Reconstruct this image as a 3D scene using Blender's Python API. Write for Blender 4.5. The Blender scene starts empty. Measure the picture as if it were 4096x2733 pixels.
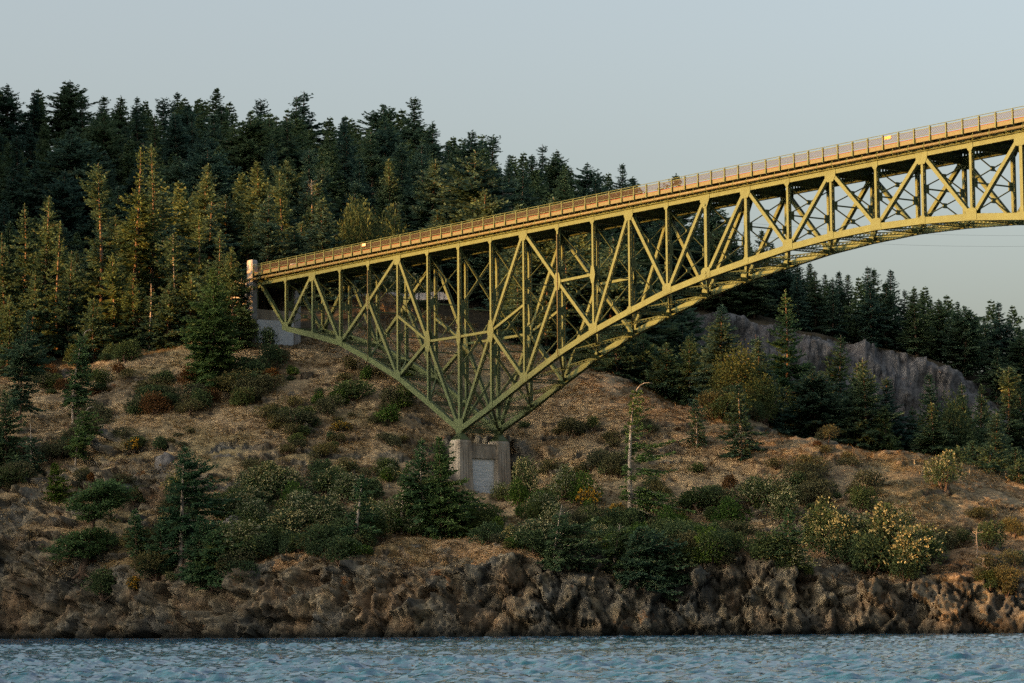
import bpy, math, random
import numpy as np
from mathutils import Matrix, Vector

rng = np.random.default_rng(7)
random.seed(7)
scene = bpy.context.scene
COL = scene.collection

# ------------------------------------------------------------------ camera
FPX, CX, CY = 11377.8, 2048.0, 1366.5          # photograph pixels
ROLL, YCH = math.radians(0.4), 2508.8          # slight roll, row of the horizon
CAM_Z = 1.1
pitch = math.atan((YCH - CY) / FPX)
_w = np.array([0, math.cos(pitch), math.sin(pitch)])
_u0 = np.array([0, -math.sin(pitch), math.cos(pitch)])
_r0 = np.array([1.0, 0, 0])
_r = _r0 * math.cos(ROLL) - _u0 * math.sin(ROLL)
_u = _r0 * math.sin(ROLL) + _u0 * math.cos(ROLL)
cam_data = bpy.data.cameras.new("camera")
cam = bpy.data.objects.new("camera", cam_data)
COL.objects.link(cam)
cam_data.sensor_width = 36.0
cam_data.lens = 100.0
cam_data.clip_start = 0.5
cam_data.clip_end = 6000.0
cam.matrix_world = Matrix(((_r[0], _u[0], -_w[0], 0), (_r[1], _u[1], -_w[1], 0), (_r[2], _u[2], -_w[2], CAM_Z), (0, 0, 0, 1)))
scene.camera = cam

# ------------------------------------------------------------------ sky and sun
SUN_EL = math.radians(9.5)
SUN_AZ = np.array([-0.93, -0.37]); SUN_AZ /= np.linalg.norm(SUN_AZ)   # horizontal direction towards the sun
world = bpy.data.worlds.new("World")
scene.world = world
world.use_nodes = True
wn, wl = world.node_tree.nodes, world.node_tree.links
wn.clear()
sky = wn.new("ShaderNodeTexSky")
sky.sky_type = 'NISHITA'
sky.sun_disc = False
sky.sun_elevation = SUN_EL
sky.sun_rotation = math.atan2(SUN_AZ[0], SUN_AZ[1])
sky.altitude = 0
sky.air_density = 1.0
sky.dust_density = 6.4
sky.ozone_density = 1.0
bg = wn.new("ShaderNodeBackground")
bg.inputs[1].default_value = 0.079
wo = wn.new("ShaderNodeOutputWorld")
hs = wn.new("ShaderNodeHueSaturation"); hs.inputs["Saturation"].default_value = 0.62
wl.new(sky.outputs[0], hs.inputs["Color"]); wl.new(hs.outputs[0], bg.inputs[0]); wl.new(bg.outputs[0], wo.inputs[0])

sun_data = bpy.data.lights.new("sun", 'SUN')
sun_data.energy = 3.2
sun_data.angle = math.radians(3.4)
sun_data.color = (1.0, 0.45, 0.11)
sun = bpy.data.objects.new("sun", sun_data)
COL.objects.link(sun)
_sd = Vector((SUN_AZ[0] * math.cos(SUN_EL), SUN_AZ[1] * math.cos(SUN_EL), math.sin(SUN_EL)))
sun.rotation_euler = _sd.to_track_quat('Z', 'Y').to_euler()
sun.location = (-200, 0, 150)

scene.view_settings.view_transform = 'Standard'
scene.view_settings.look = 'None'
scene.view_settings.exposure = 2.3
scene.view_settings.gamma = 1.0
scene.view_settings.use_curve_mapping = False
scene.cycles.max_bounces = 5
scene.cycles.diffuse_bounces = 4
scene.cycles.glossy_bounces = 2
scene.cycles.transmission_bounces = 2
scene.cycles.transparent_max_bounces = 4
scene.cycles.use_denoising = False
scene.cycles.adaptive_threshold = 0.006

# ------------------------------------------------------------------ helpers
def ray(px, py):
    return _w + _r * ((px - CX) / FPX) - _u * ((py - CY) / FPX)
def at(px, py, D):
    d = ray(px, py); p = d * (D / d[1]); return np.array([p[0], p[1], p[2] + CAM_Z])
def zpy(px, py, D):
    return at(px, py, D)[2]

def tag(o, label=None, cat=None, group=None, kind=None):
    if label: o["label"] = label
    if cat: o["category"] = cat
    if group: o["group"] = group
    if kind: o["kind"] = kind
    return o
def empty(name, loc=(0, 0, 0), rz=0.0):
    o = bpy.data.objects.new(name, None); COL.objects.link(o)
    o.location = loc; o.rotation_euler = (0, 0, rz); o.empty_display_size = 0.5
    return o
def link(name, mesh, parent=None):
    o = bpy.data.objects.new(name, mesh); COL.objects.link(o)
    if parent: o.parent = parent
    return o
def np_mesh(name, V, F, mat, smooth=False, attrs=None):
    """V (n,3), F (m,3 or 4) arrays -> mesh; attrs: {name: (n,4) floats}"""
    V = np.asarray(V, np.float32); F = np.asarray(F, np.int32)
    me = bpy.data.meshes.new(name)
    k = F.shape[1]
    me.vertices.add(len(V)); me.vertices.foreach_set("co", V.ravel())
    me.loops.add(F.size); me.loops.foreach_set("vertex_index", F.ravel())
    me.polygons.add(len(F))
    me.polygons.foreach_set("loop_start", np.arange(0, F.size, k, dtype=np.int32))
    if smooth: me.polygons.foreach_set("use_smooth", np.ones(len(F), bool))
    for an, arr in (attrs or {}).items():
        a = me.attributes.new(an, 'FLOAT_COLOR', 'POINT')
        a.data.foreach_set("color", np.asarray(arr, np.float32).ravel())
    me.update(calc_edges=True); me.validate()
    if mat: me.materials.append(mat)
    return me

class MB:
    """collects boxes, plates and tubes into one mesh"""
    def __init__(s): s.v = []; s.f = []
    def quadbox(s, P):
        n = len(s.v); s.v += [tuple(p) for p in P]
        s.f += [(n, n+3, n+2, n+1), (n+4, n+5, n+6, n+7), (n, n+1, n+5, n+4), (n+1, n+2, n+6, n+5), (n+2, n+3, n+7, n+6), (n+3, n, n+4, n+7)]
    def box(s, x0, x1, y0, y1, z0, z1):
        s.quadbox([(x0, y0, z0), (x1, y0, z0), (x1, y1, z0), (x0, y1, z0), (x0, y0, z1), (x1, y0, z1), (x1, y1, z1), (x0, y1, z1)])
    def bar(s, p0, p1, a, wa, wb):
        """box from p0 to p1, size wa along unit-ish vector a, wb along the third direction"""
        p0 = np.array(p0, float); p1 = np.array(p1, float); d = p1 - p0; d /= np.linalg.norm(d)
        a = np.array(a, float); a -= d * (a @ d); a /= np.linalg.norm(a); b = np.cross(d, a)
        a *= wa / 2; b *= wb / 2
        s.quadbox([p0 - a - b, p0 + a - b, p0 + a + b, p0 - a + b, p1 - a - b, p1 + a - b, p1 + a + b, p1 - a + b])
    def prism(s, poly, y0, y1):
        """polygon in (x,z), extruded along y"""
        n = len(s.v); k = len(poly)
        s.v += [(x, y0, z) for x, z in poly] + [(x, y1, z) for x, z in poly]
        s.f.append(tuple(n + i for i in range(k))); s.f.append(tuple(n + k + i for i in reversed(range(k))))
        for i in range(k):
            j = (i + 1) % k; s.f.append((n + j, n + i, n + k + i, n + k + j))
    def tube(s, pts, rad, sides=8, cap=True):
        pts = [np.array(p, float) for p in pts]; n0 = len(s.v); k = len(pts)
        for i, p in enumerate(pts):
            d = pts[min(i + 1, k - 1)] - pts[max(i - 1, 0)]; d /= np.linalg.norm(d)
            a = np.cross(d, (0, 0, 1.0)) if abs(d[2]) < 0.95 else np.cross(d, (1.0, 0, 0)); a /= np.linalg.norm(a); b = np.cross(d, a)
            r = rad[i] if hasattr(rad, '__len__') else rad
            for j in range(sides):
                t = 2 * math.pi * j / sides; s.v.append(tuple(p + a * r * math.cos(t) + b * r * math.sin(t)))
        for i in range(k - 1):
            for j in range(sides):
                j2 = (j + 1) % sides; s.f.append((n0 + i*sides + j, n0 + i*sides + j2, n0 + (i+1)*sides + j2, n0 + (i+1)*sides + j))
        if cap:
            s.f.append(tuple(n0 + j for j in reversed(range(sides)))); s.f.append(tuple(n0 + (k-1)*sides + j for j in range(sides)))
    def mesh(s, name, mat, smooth=False):
        me = bpy.data.meshes.new(name); me.from_pydata(s.v, [], s.f); me.update()
        if smooth:
            for p in me.polygons: p.use_smooth = True
        if mat: me.materials.append(mat)
        return me
    def build(s, name, mat, parent=None, smooth=False):
        return link(name, s.mesh(name, mat, smooth), parent)

# ---- noise
def _hash(ix, iy, iz, seed=0):
    h = np.asarray(ix).astype(np.int32).view(np.uint32) * np.uint32(374761393) + np.asarray(iy).astype(np.int32).view(np.uint32) * np.uint32(668265263)
    if iz is not None: h = h + np.asarray(iz).astype(np.int32).view(np.uint32) * np.uint32(2147483647)
    h = h + np.uint32((seed * 1274126177) & 0xFFFFFFFF)
    h = (h ^ (h >> np.uint32(13))) * np.uint32(1274126177)
    h = (h ^ (h >> np.uint32(15))) * np.uint32(2246822519)
    return ((h ^ (h >> np.uint32(16))) & np.uint32(0xFFFFFF)).astype(np.float32) / np.float32(0xFFFFFF)
def vnoise(x, y, z=None, seed=0):
    x = np.atleast_1d(np.asarray(x, float)); y = np.atleast_1d(np.asarray(y, float))
    if z is None:
        ix, iy = np.floor(x), np.floor(y); fx, fy = (x - ix).astype(np.float32), (y - iy).astype(np.float32)
        fx = fx * fx * (3 - 2 * fx); fy = fy * fy * (3 - 2 * fy)
        a = _hash(ix, iy, None, seed); b = _hash(ix + 1, iy, None, seed); c = _hash(ix, iy + 1, None, seed); d = _hash(ix + 1, iy + 1, None, seed)
        return ((a + (b - a) * fx) * (1 - fy) + (c + (d - c) * fx) * fy) * 2 - 1
    z = np.atleast_1d(np.asarray(z, float))
    ix, iy, iz = np.floor(x), np.floor(y), np.floor(z); fx, fy, fz = (x - ix).astype(np.float32), (y - iy).astype(np.float32), (z - iz).astype(np.float32)
    fx, fy, fz = (t * t * (3 - 2 * t) for t in (fx, fy, fz)); out = 0
    for a in (0, 1):
        for b in (0, 1):
            for c in (0, 1):
                wgt = (fx if a else 1 - fx) * (fy if b else 1 - fy) * (fz if c else 1 - fz)
                out = out + wgt * _hash(ix + a, iy + b, iz + c, seed)
    return out * 2 - 1
def fbm(x, y, z=None, o=4, seed=0, gain=0.5):
    s, a, t = 0, 1.0, 0
    for i in range(o):
        k = 2.03 ** i
        s = s + a * vnoise(np.asarray(x) * k + 13.7 * i, np.asarray(y) * k + 5.1 * i, None if z is None else np.asarray(z) * k, seed + i); t += a; a *= gain
    return s / t
def worley(x, y, z, seed=0):
    """returns (value of nearest cell 0..1, F2-F1, tilt of the cell's face)"""
    ix, iy, iz = np.floor(x), np.floor(y), np.floor(z)
    f1 = np.full(x.shape, 9.0); f2 = np.full(x.shape, 9.0); val = np.zeros(x.shape); off = np.zeros(x.shape)
    for a in (-1, 0, 1):
        for b in (-1, 0, 1):
            for c in (-1, 0, 1):
                jx, jy, jz = ix + a, iy + b, iz + c
                qx = jx + _hash(jx, jy, jz, seed); qy = jy + _hash(jx, jy, jz, seed + 11); qz = jz + _hash(jx, jy, jz, seed + 23)
                d = np.sqrt((qx - x)**2 + (qy - y)**2 + (qz - z)**2)
                cl = d < f1
                f2 = np.where(cl, f1, np.minimum(f2, d)); val = np.where(cl, _hash(jx, jy, jz, seed + 37), val)
                tx, ty, tz = (_hash(jx, jy, jz, seed + q) - 0.5 for q in (51, 63, 77)); off = np.where(cl, (x - qx) * tx + (y - qy) * ty + (z - qz) * tz, off); f1 = np.where(cl, d, f1)
    return val, f2 - f1, off
def sstep(a, b, x):
    t = np.clip((x - a) / (b - a), 0, 1); return t * t * (3 - 2 * t)

# ---- material helpers
def new_mat(name, rough=0.7, spec=0.3):
    m = bpy.data.materials.new(name); m.use_nodes = True
    b = m.node_tree.nodes["Principled BSDF"]
    b.inputs["Roughness"].default_value = rough
    b.inputs["Specular IOR Level"].default_value = spec
    return m, m.node_tree.nodes, m.node_tree.links, b
def N(nodes, t, **kw):
    n = nodes.new(t)
    for k, v in kw.items():
        if k.startswith("i_"): n.inputs[k[2:].replace("_", " ")].default_value = v
        else: setattr(n, k, v)
    return n
def ramp(nodes, stops):
    r = nodes.new("ShaderNodeValToRGB"); e = r.color_ramp.elements
    while len(e) < len(stops): e.new(0.5)
    for q, (p, c) in zip(e, stops):
        q.position = p; q.color = (*c, 1) if len(c) == 3 else c
    return r
def mixc(nodes, links, fac, a, b, mode='MIX'):
    m = nodes.new("ShaderNodeMix"); m.data_type = 'RGBA'; m.blend_type = mode
    for sock, v in ((m.inputs[0], fac), (m.inputs[6], a), (m.inputs[7], b)):
        if hasattr(v, "is_output"): links.new(v, sock)
        elif isinstance(v, (int, float)): sock.default_value = v
        else: sock.default_value = (*v, 1) if len(v) == 3 else v
    return m.outputs[2]
def noise_mat(name, stops, scale=1.0, detail=6, rough=0.8, spec=0.2, bump=0.0, bscale=None, dist=0.1, stretch=None):
    m, n, l, b = new_mat(name, rough, spec)
    tc = N(n, "ShaderNodeTexCoord"); src = tc.outputs["Object"]
    if stretch:
        mp = N(n, "ShaderNodeMapping"); mp.inputs["Scale"].default_value = stretch; l.new(src, mp.inputs[0]); src = mp.outputs[0]
    nz = N(n, "ShaderNodeTexNoise"); nz.inputs["Scale"].default_value = scale; nz.inputs["Detail"].default_value = detail
    nz.inputs["Roughness"].default_value = 0.65
    l.new(src, nz.inputs["Vector"]); r = ramp(n, stops); l.new(nz.outputs["Fac"], r.inputs[0]); l.new(r.outputs[0], b.inputs["Base Color"])
    if bump:
        n2 = N(n, "ShaderNodeTexNoise"); n2.inputs["Scale"].default_value = bscale or scale * 4; n2.inputs["Detail"].default_value = 5
        l.new(src, n2.inputs["Vector"]); bp = N(n, "ShaderNodeBump"); bp.inputs["Strength"].default_value = bump; bp.inputs["Distance"].default_value = dist
        l.new(n2.outputs["Fac"], bp.inputs["Height"]); l.new(bp.outputs[0], b.inputs["Normal"])
    return m

# ------------------------------------------------------------------ terrain
# Each section is a line of sight over the land: shore distance and (distance, row) or (distance, height) pairs.
def sec(px, vis, hid):
    pts = [(D, zpy(px, py, D)) for D, py in vis]
    return (px - CX) / FPX * 1.004, pts + list(hid)
SECT = [
    (-0.46, [(400, 0), (404, 12), (425, 24), (440, 45), (470, 110), (520, 160), (600, 185), (760, 190), (900, 170)]),  # unseen ridge, this and the next section raised to shade the wooded hill
    (-0.27, [(395, 0), (399, 12), (420, 22), (440, 40), (455, 60), (475, 95), (520, 140), (600, 168), (740, 175), (900, 150)]),
    sec(0,    [(386, 2551), (387.2, 2400), (388.4, 2290), (390.2, 2165), (398, 2050), (404, 1930), (412, 1800), (424, 1670), (436, 1560), (444, 1480)], [(480, 53), (560, 82), (650, 108), (720, 113), (800, 108), (900, 100)]),
    sec(260,  [(378, 2552), (379.2, 2430), (380.6, 2370), (384, 2300), (388, 2200), (393, 2060), (400, 1920), (410, 1800), (422, 1670), (434, 1560), (442, 1470)], [(480, 53), (560, 82), (650, 111), (720, 117), (800, 110), (900, 100)]),
    sec(500,  [(370, 2552), (371.2, 2460), (372.6, 2375), (376, 2325), (381, 2260), (387, 2150), (391, 2040), (393.5, 1900), (397, 1830), (404, 1730), (415, 1620), (427, 1520), (436, 1455)], [(480, 53), (560, 80), (650, 107), (720, 113), (800, 106), (900, 100)]),
    sec(1000, [(353, 2550), (354.4, 2440), (356, 2335), (359, 2285), (365, 2220), (374, 2080), (382, 1950), (390, 1830), (399, 1720), (408, 1610), (418, 1500), (428, 1420), (434, 1370)], [(442, 45.5), (455, 52), (475, 55), (520, 70), (600, 94), (700, 110), (760, 106), (900, 90)]),
    sec(1500, [(344, 2548), (345.4, 2430), (347, 2325), (350, 2275), (355, 2225), (366, 2110), (377, 1980), (387, 1860), (396, 1740), (406, 1620), (418, 1510), (432, 1400), (450, 1290), (468, 1195)], [(474, 54.6), (492, 55), (540, 72), (600, 92), (700, 107), (760, 100), (900, 85)]),
    sec(2000, [(340, 2545), (341.3, 2430), (342.8, 2325), (346, 2265), (352, 2210), (366, 2110), (381, 2030), (389, 1985), (396, 1850), (404, 1700), (416, 1530), (430, 1420)], [(455, 46), (490, 53), (560, 72), (650, 95), (700, 101), (760, 90), (900, 75)]),
    sec(2400, [(338, 2543), (339.3, 2460), (340.6, 2370), (344, 2315), (350, 2270), (362, 2130), (374, 1990), (386, 1850), (398, 1710), (410, 1580), (418, 1520)], [(440, 40), (480, 44), (540, 54), (600, 74), (650, 91), (700, 94), (760, 88), (900, 70)]),
    sec(2900, [(337, 2541), (338.3, 2440), (339.8, 2330), (342.5, 2280), (349, 2235), (358, 2160), (370, 1990), (382, 1850), (392, 1740), (401, 1650)], [(415, 30), (450, 31), (520, 34), (570, 40), (582, 44), (590, 67), (620, 72), (650, 75), (720, 76), (900, 70)]),
    sec(3250, [(336.5, 2538), (337.8, 2440), (339.4, 2330), (342, 2290), (349, 2265), (355, 2170), (357.5, 2060), (366, 1960), (376, 1860), (388, 1765)], [(402, 25.5), (450, 25), (520, 27), (570, 34), (582, 38), (589, 62), (620, 64), (680, 68), (720, 70), (900, 65)]),
    sec(3580, [(336, 2535), (337.2, 2450), (338.6, 2380), (342, 2345), (348, 2310), (354, 2200), (357, 2090), (364, 2000), (372, 1900), (382, 1820)], [(395, 22), (440, 21), (520, 22), (575, 28), (590, 32), (597, 57), (620, 58), (680, 60), (720, 60), (900, 55)]),
    sec(4096, [(335, 2531), (336.2, 2450), (337.6, 2380), (340, 2350), (345, 2300), (352, 2210), (364, 2080), (376, 1980), (386, 1900)], [(400, 20), (450, 19), (550, 22), (590, 34), (602, 46), (622, 55), (680, 57), (720, 56), (900, 50)]),
    (0.27, [(335, 0), (338, 4), (350, 9), (370, 15), (400, 18), (500, 18), (590, 28), (640, 42), (720, 42), (900, 40)]),
    (0.46, [(336, 0), (339, 3), (350, 7), (370, 11), (400, 13), (500, 14), (600, 20), (700, 24), (900, 24)]),
]
SA = np.array([s[0] for s in SECT]); SHORE = np.array([s[1][0][0] for s in SECT])
TT = np.concatenate([np.arange(-12, 60, 0.25), np.arange(60, 600, 1.0)])
PROF = []
for (a, pts), sh in zip(SECT, SHORE):
    t = np.array([p[0] - sh for p in pts]); z = np.array([p[1] for p in pts]); z[0] = 0.0
    t = np.concatenate([[-12, -1.2], t]); z = np.concatenate([[-7, -1.6], z])
    PROF.append(np.interp(TT, t, z))
PROF = np.array(PROF)
def _hermite(a):
    """indices and weights for smooth interpolation between sections"""
    a = np.clip(a, SA[0], SA[-1] - 1e-6); k = np.clip(np.searchsorted(SA, a, side='right') - 1, 0, len(SA) - 2)
    u = (a - SA[k]) / (SA[k + 1] - SA[k]); return k, u
def shore(a):
    k, u = _hermite(a); u = u * 0.5 + 0.5 * u * u * (3 - 2 * u)
    return SHORE[k] * (1 - u) + SHORE[k + 1] * u
def base_z(X, Y):
    X = np.asarray(X, float); Y = np.asarray(Y, float); a = X / Y
    wob = 1.6 * fbm(X * 0.09, X * 0.013 + 3, o=3, seed=3)
    t = Y - shore(a) + wob * sstep(40, 5, Y - shore(a))
    k, u = _hermite(a); u = u * 0.4 + 0.6 * u * u * (3 - 2 * u)
    n = len(TT)
    ti = np.clip(np.where(t < 60, (t + 12) / 0.25, 288 + (t - 60)), 0, n - 1.001)
    i0 = ti.astype(int); f = ti - i0
    za = PROF[k, i0] * (1 - f) + PROF[k, i0 + 1] * f
    zb = PROF[k + 1, i0] * (1 - f) + PROF[k + 1, i0 + 1] * f
    z = za * (1 - u) + zb * u
    z = z + 5.0 * sstep(225, 250, t) * sstep(330, 270, t) * fbm(X * 0.045, Y * 0.02, o=3, seed=59)
    z = z + 1.9 * sstep(0.4, 2.6, t) * sstep(26, 8, t)
    return z + sstep(0.8, 3.5, t) * sstep(26, 7, t) * 2.6 * fbm(X * 0.075 + 9, Y * 0.03, o=3, seed=57)
PIER_XY = (-4.0, 393.5)                                  # level ground round the bridge pier
def ground_z(X, Y):
    X = np.asarray(X, float); Y = np.asarray(Y, float)
    z = base_z(X, Y)
    inland = sstep(0.5, 6, Y - shore(X / Y))
    z = z + inland * (1.3 * fbm(X * 0.055, Y * 0.055, o=3, seed=21) + 0.45 * fbm(X * 0.25, Y * 0.25, o=3, seed=31))
    qx, qy = X - PIER_XY[0], Y - PIER_XY[1]; wq = sstep(8.0, 4.6, np.sqrt(qx * qx + qy * qy))
    z = z * (1 - wq) + wq * (16.4 + 0.12 * qy)
    # small terraces in the slope
    tz = z / 2.1 + 1.3 * vnoise(X * 0.055, Y * 0.05, seed=44) + 0.5 * vnoise(X * 0.2, Y * 0.2, seed=45); fr = tz - np.floor(tz)
    z = z + inland * 0.6 * (sstep(0.15, 0.6, fr) - fr) * sstep(445, 415, Y)
    return z
LUT_A = np.linspace(-0.22, 0.22, 700); LUT_D = np.arange(332.0, 520.0, 0.5)
LUT = ground_z(*(lambda a, d: (a * d, d))(*np.meshgrid(LUT_A, LUT_D)))
def gpt(px, py, lo=330.0, hi=760.0):
    """where the line of sight through a photograph pixel meets the ground"""
    d = ray(px, py); a = d[0] / d[1]; D = LUT_D; Z = CAM_Z + d[2] / d[1] * D; X, Y = a * D, D
    ka = np.clip((a + 0.22) / 0.44 * 699, 0, 698.99); k0 = int(ka); g = LUT[:, k0] * (1 - ka + k0) + LUT[:, k0 + 1] * (ka - k0)
    hit = np.nonzero((g > Z) & (g > 0.2))[0]
    k = hit[0] if len(hit) else len(D) - 1
    return np.array([X[k], Y[k], g[k]])
def tussock(X, Y, Z): return 0.42 * (1 - np.abs(fbm(X * 0.45, Y * 0.6, Z * 1.9, o=3, seed=81)) * 2.2)
def gD(px, D):
    d = ray(px, 1800.0); X = d[0] / d[1] * D; return np.array([X, D, float(ground_z(X, D)[0])])

# grid, denser where the camera looks and along the cliff
ca = np.unique(np.concatenate([np.linspace(-0.46, -0.215, 70), np.linspace(-0.215, 0.215, 680), np.linspace(0.215, 0.46, 50)]))
rt = np.concatenate([np.arange(-7, -1.5, 0.5), np.arange(-1.5, 6.5, 0.095), np.arange(6.5, 30, 0.28), np.arange(30, 108, 0.45), np.arange(108.5, 228, 2.0), np.arange(228, 272, 0.55), np.arange(272, 290, 2.0), np.arange(290, 430, 6.0)])
A2, T2 = np.meshgrid(ca, rt)
Y2 = shore(A2) + T2; X2 = A2 * Y2
Z2 = ground_z(X2, Y2)
def grid_normals(X, Y, Z):
    P = np.stack([X, Y, Z], -1); du = np.gradient(P, axis=1); dv = np.gradient(P, axis=0)
    n = np.cross(du, dv); return n / (np.linalg.norm(n, axis=-1, keepdims=True) + 1e-9)
Nn = grid_normals(X2, Y2, Z2)
slope = np.sqrt(np.clip(1 - Nn[..., 2]**2, 0, 1)) / np.clip(Nn[..., 2], 0.05, 1)
pn = fbm(X2 * 0.11, Y2 * 0.11, Z2 * 0.11, o=4, seed=5)
pn2 = fbm(X2 * 0.45, Y2 * 0.45, Z2 * 0.45, o=3, seed=8)
rock = sstep(0.62, 1.15, slope + 0.55 * pn + 0.3 * pn2)
OUTCROPS = [(560, 1900, 5.5), (640, 1960, 4.5), (500, 1990, 4), (700, 1880, 3.5), (1020, 1960, 4.5), (1120, 1900, 3.5), (1280, 1880, 3), (1420, 1890, 3), (1560, 1840, 2.5), (150, 1990, 4), (60, 2080, 4), (200, 1920, 2.5),
            (60, 2240, 6), (150, 2300, 5), (20, 2180, 5), (230, 2330, 4), (3320, 2090, 6.0), (3420, 2080, 5.5), (3500, 2110, 4.5), (3090, 2060, 4.5), (2980, 2040, 4), (2860, 2050, 3), (3640, 2190, 4.5), (3720, 2260, 4.5), (3820, 2330, 4), (3780, 2180, 3), (2300, 1900, 2.5), (2200, 1830, 2.2), (2420, 1820, 2), (2700, 1800, 2), (530, 1520, 2.2), (250, 1510, 2.2), (1250, 1740, 2), (900, 1790, 2)]
near_water = sstep(10.4, 7.2, Z2 + 7.0 * pn + 3.0 * pn2)
rock = np.maximum(rock, near_water)
for opx, opy, orad in OUTCROPS:
    oc = gpt(opx, opy); od = np.sqrt(((X2 - oc[0]) / orad) ** 2 + ((Z2 - oc[2]) / (orad * 0.5)) ** 2 + ((Y2 - oc[1]) / (orad * 1.2)) ** 2)
    rock = np.maximum(rock, sstep(1.15, 0.6, od + 0.5 * pn2)); 
rock = np.where(Y2 > 560, np.maximum(rock, sstep(0.65, 1.0, slope)), rock)
rock = np.where(A2 < -0.215, 0.0, rock)
nearmask = (Y2 < 470) | (rock > 0.3)
# broken, blocky rock: cells pushed in and out along the surface normal, slanted bedding
sx = X2 + 0.35 * Z2; sz = Z2 - 0.25 * X2
wx = 0.6 * fbm(X2 * 0.5, Y2 * 0.5, Z2 * 0.5, o=2, seed=61)
v1, e1, o1 = worley(sx / 3.6 + wx * .3, Y2 / 3.4, sz / 4.4, 1)
v2, e2, o2 = worley(sx / 1.7 + wx * .3, Y2 / 1.6, sz / 2.1, 2)
v3, e3, o3 = worley(sx / 0.62, Y2 / 0.6, sz / 0.95, 3)
disp = 1.3 * (v1 - 0.5) + 5.6 * o1 + 0.7 * (v2 - 0.5) + 3.2 * o2 + 0.3 * (v3 - 0.5) + 1.2 * o3
disp -= 0.8 * sstep(0.08, 0.0, e1) + 0.25 * sstep(0.07, 0.0, e2)
disp += 0.8 * fbm(X2 * 0.16, Y2 * 0.16, Z2 * 0.16, o=2, seed=71)
far = sstep(480, 520, Y2); disp = disp * (1 - 0.55 * far) + far * (5.5 * fbm(X2 * 0.16, Y2 * 0.16, Z2 * 0.20, o=4, seed=171) + 1.6 * (v2 - 0.5))
strength = rock * (0.35 + 0.65 * sstep(0.5, 1.3, slope))
strength = np.where(T2 < 0, strength * 0.7, strength)
dirn = Nn.copy(); dirn[..., 2] *= 0.55
X3 = X2 + dirn[..., 0] * disp * strength; Y3 = Y2 + dirn[..., 1] * disp * strength; Z3 = Z2 + dirn[..., 2] * disp * strength
# grassy tussock relief
tus = tussock(X2, Y2, Z2) * (1 - rock) * (Y2 < 470)
Z3 = Z3 + tus
green = sstep(0.05, 0.35, fbm(X2 * 0.06 + 4, Y2 * 0.06, o=3, seed=91))
forest = sstep(436, 452, Y2 + 6 * pn)
COLV = np.stack([rock, green, forest, sstep(0.05, 0.0, e2) * 0 + v2], -1)
nr, nc = X3.shape
V = np.stack([X3, Y3, Z3], -1).reshape(-1, 3)
idx = np.arange(nr * nc).reshape(nr, nc)
F = np.stack([idx[:-1, :-1], idx[:-1, 1:], idx[1:, 1:], idx[1:, :-1]], -1).reshape(-1, 4)

# ground material: rock / dry grass / forest floor by the land's own cover map
mt, n, l, b = new_mat("ground_cover", 0.92, 0.15)
geo = N(n, "ShaderNodeNewGeometry"); at_ = N(n, "ShaderNodeAttribute", attribute_name="cover"); sp = N(n, "ShaderNodeSeparateColor")
l.new(at_.outputs["Color"], sp.inputs[0])
pos = geo.outputs["Position"]
def nz(scale, detail=6, rough=0.6, vec=None):
    t = N(n, "ShaderNodeTexNoise"); t.inputs["Scale"].default_value = scale; t.inputs["Detail"].default_value = detail; t.inputs["Roughness"].default_value = rough
    l.new(vec or pos, t.inputs["Vector"]); return t.outputs["Fac"]
mp = N(n, "ShaderNodeMapping"); mp.inputs["Scale"].default_value = (0.7, 0.9, 4.2); l.new(pos, mp.inputs[0])
gr = ramp(n, [(0.34, (0.060, 0.049, 0.036)), (0.48, (0.18, 0.128, 0.074)), (0.58, (0.375, 0.28, 0.155)), (0.70, (0.58, 0.465, 0.285))]); l.new(nz(1.3, 9, 0.7, mp.outputs[0]), gr.inputs[0])
gr2 = ramp(n, [(0.35, (0.185, 0.125, 0.066)), (0.65, (0.35, 0.28, 0.165))]); l.new(nz(0.12, 4), gr2.inputs[0])
grass = mixc(n, l, 0.32, gr.outputs[0], gr2.outputs[0])
grn = ramp(n, [(0.35, (0.045, 0.058, 0.024)), (0.7, (0.12, 0.12, 0.05))]); l.new(nz(1.4, 6), grn.inputs[0])
sez = N(n, "ShaderNodeSeparateXYZ"); l.new(pos, sez.inputs[0]); lowz = N(n, "ShaderNodeMapRange"); lowz.inputs[1].default_value = 7.0; lowz.inputs[2].default_value = 15.0; lowz.inputs[3].default_value = 0.75; lowz.inputs[4].default_value = 0.0; l.new(sez.outputs[2], lowz.inputs[0])
rg = ramp(n, [(0.35, (0.15, 0.075, 0.034)), (0.65, (0.36, 0.20, 0.09))]); l.new(nz(1.6, 8, 0.7), rg.inputs[0]); grass = mixc(n, l, lowz.outputs[0], grass, rg.outputs[0])   # rusty grass along the bluff edge
gm = N(n, "ShaderNodeMath", operation='MULTIPLY'); l.new(sp.outputs[1], gm.inputs[0]); gm.inputs[1].default_value = 0.4
grass = mixc(n, l, gm.outputs[0], grass, grn.outputs[0])
rk = ramp(n, [(0.32, (0.022, 0.021, 0.018)), (0.46, (0.085, 0.074, 0.055)), (0.57, (0.165, 0.142, 0.105)), (0.72, (0.31, 0.28, 0.22))]); l.new(nz(1.5, 10, 0.74), rk.inputs[0])
rk2 = ramp(n, [(0.36, (0.10, 0.11, 0.108)), (0.50, (0.13, 0.115, 0.08)), (0.64, (0.17, 0.108, 0.06))]); l.new(nz(0.16, 5), rk2.inputs[0])
rockc = mixc(n, l, 0.5, rk.outputs[0], rk2.outputs[0])
blk = ramp(n, [(0.0, (0.62, 0.62, 0.64)), (0.5, (1, 1, 1)), (1.0, (1.4, 1.34, 1.25))]); l.new(at_.outputs["Alpha"], blk.inputs[0]); rockc = mixc(n, l, 1.0, rockc, blk.outputs[0], 'MULTIPLY')
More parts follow.
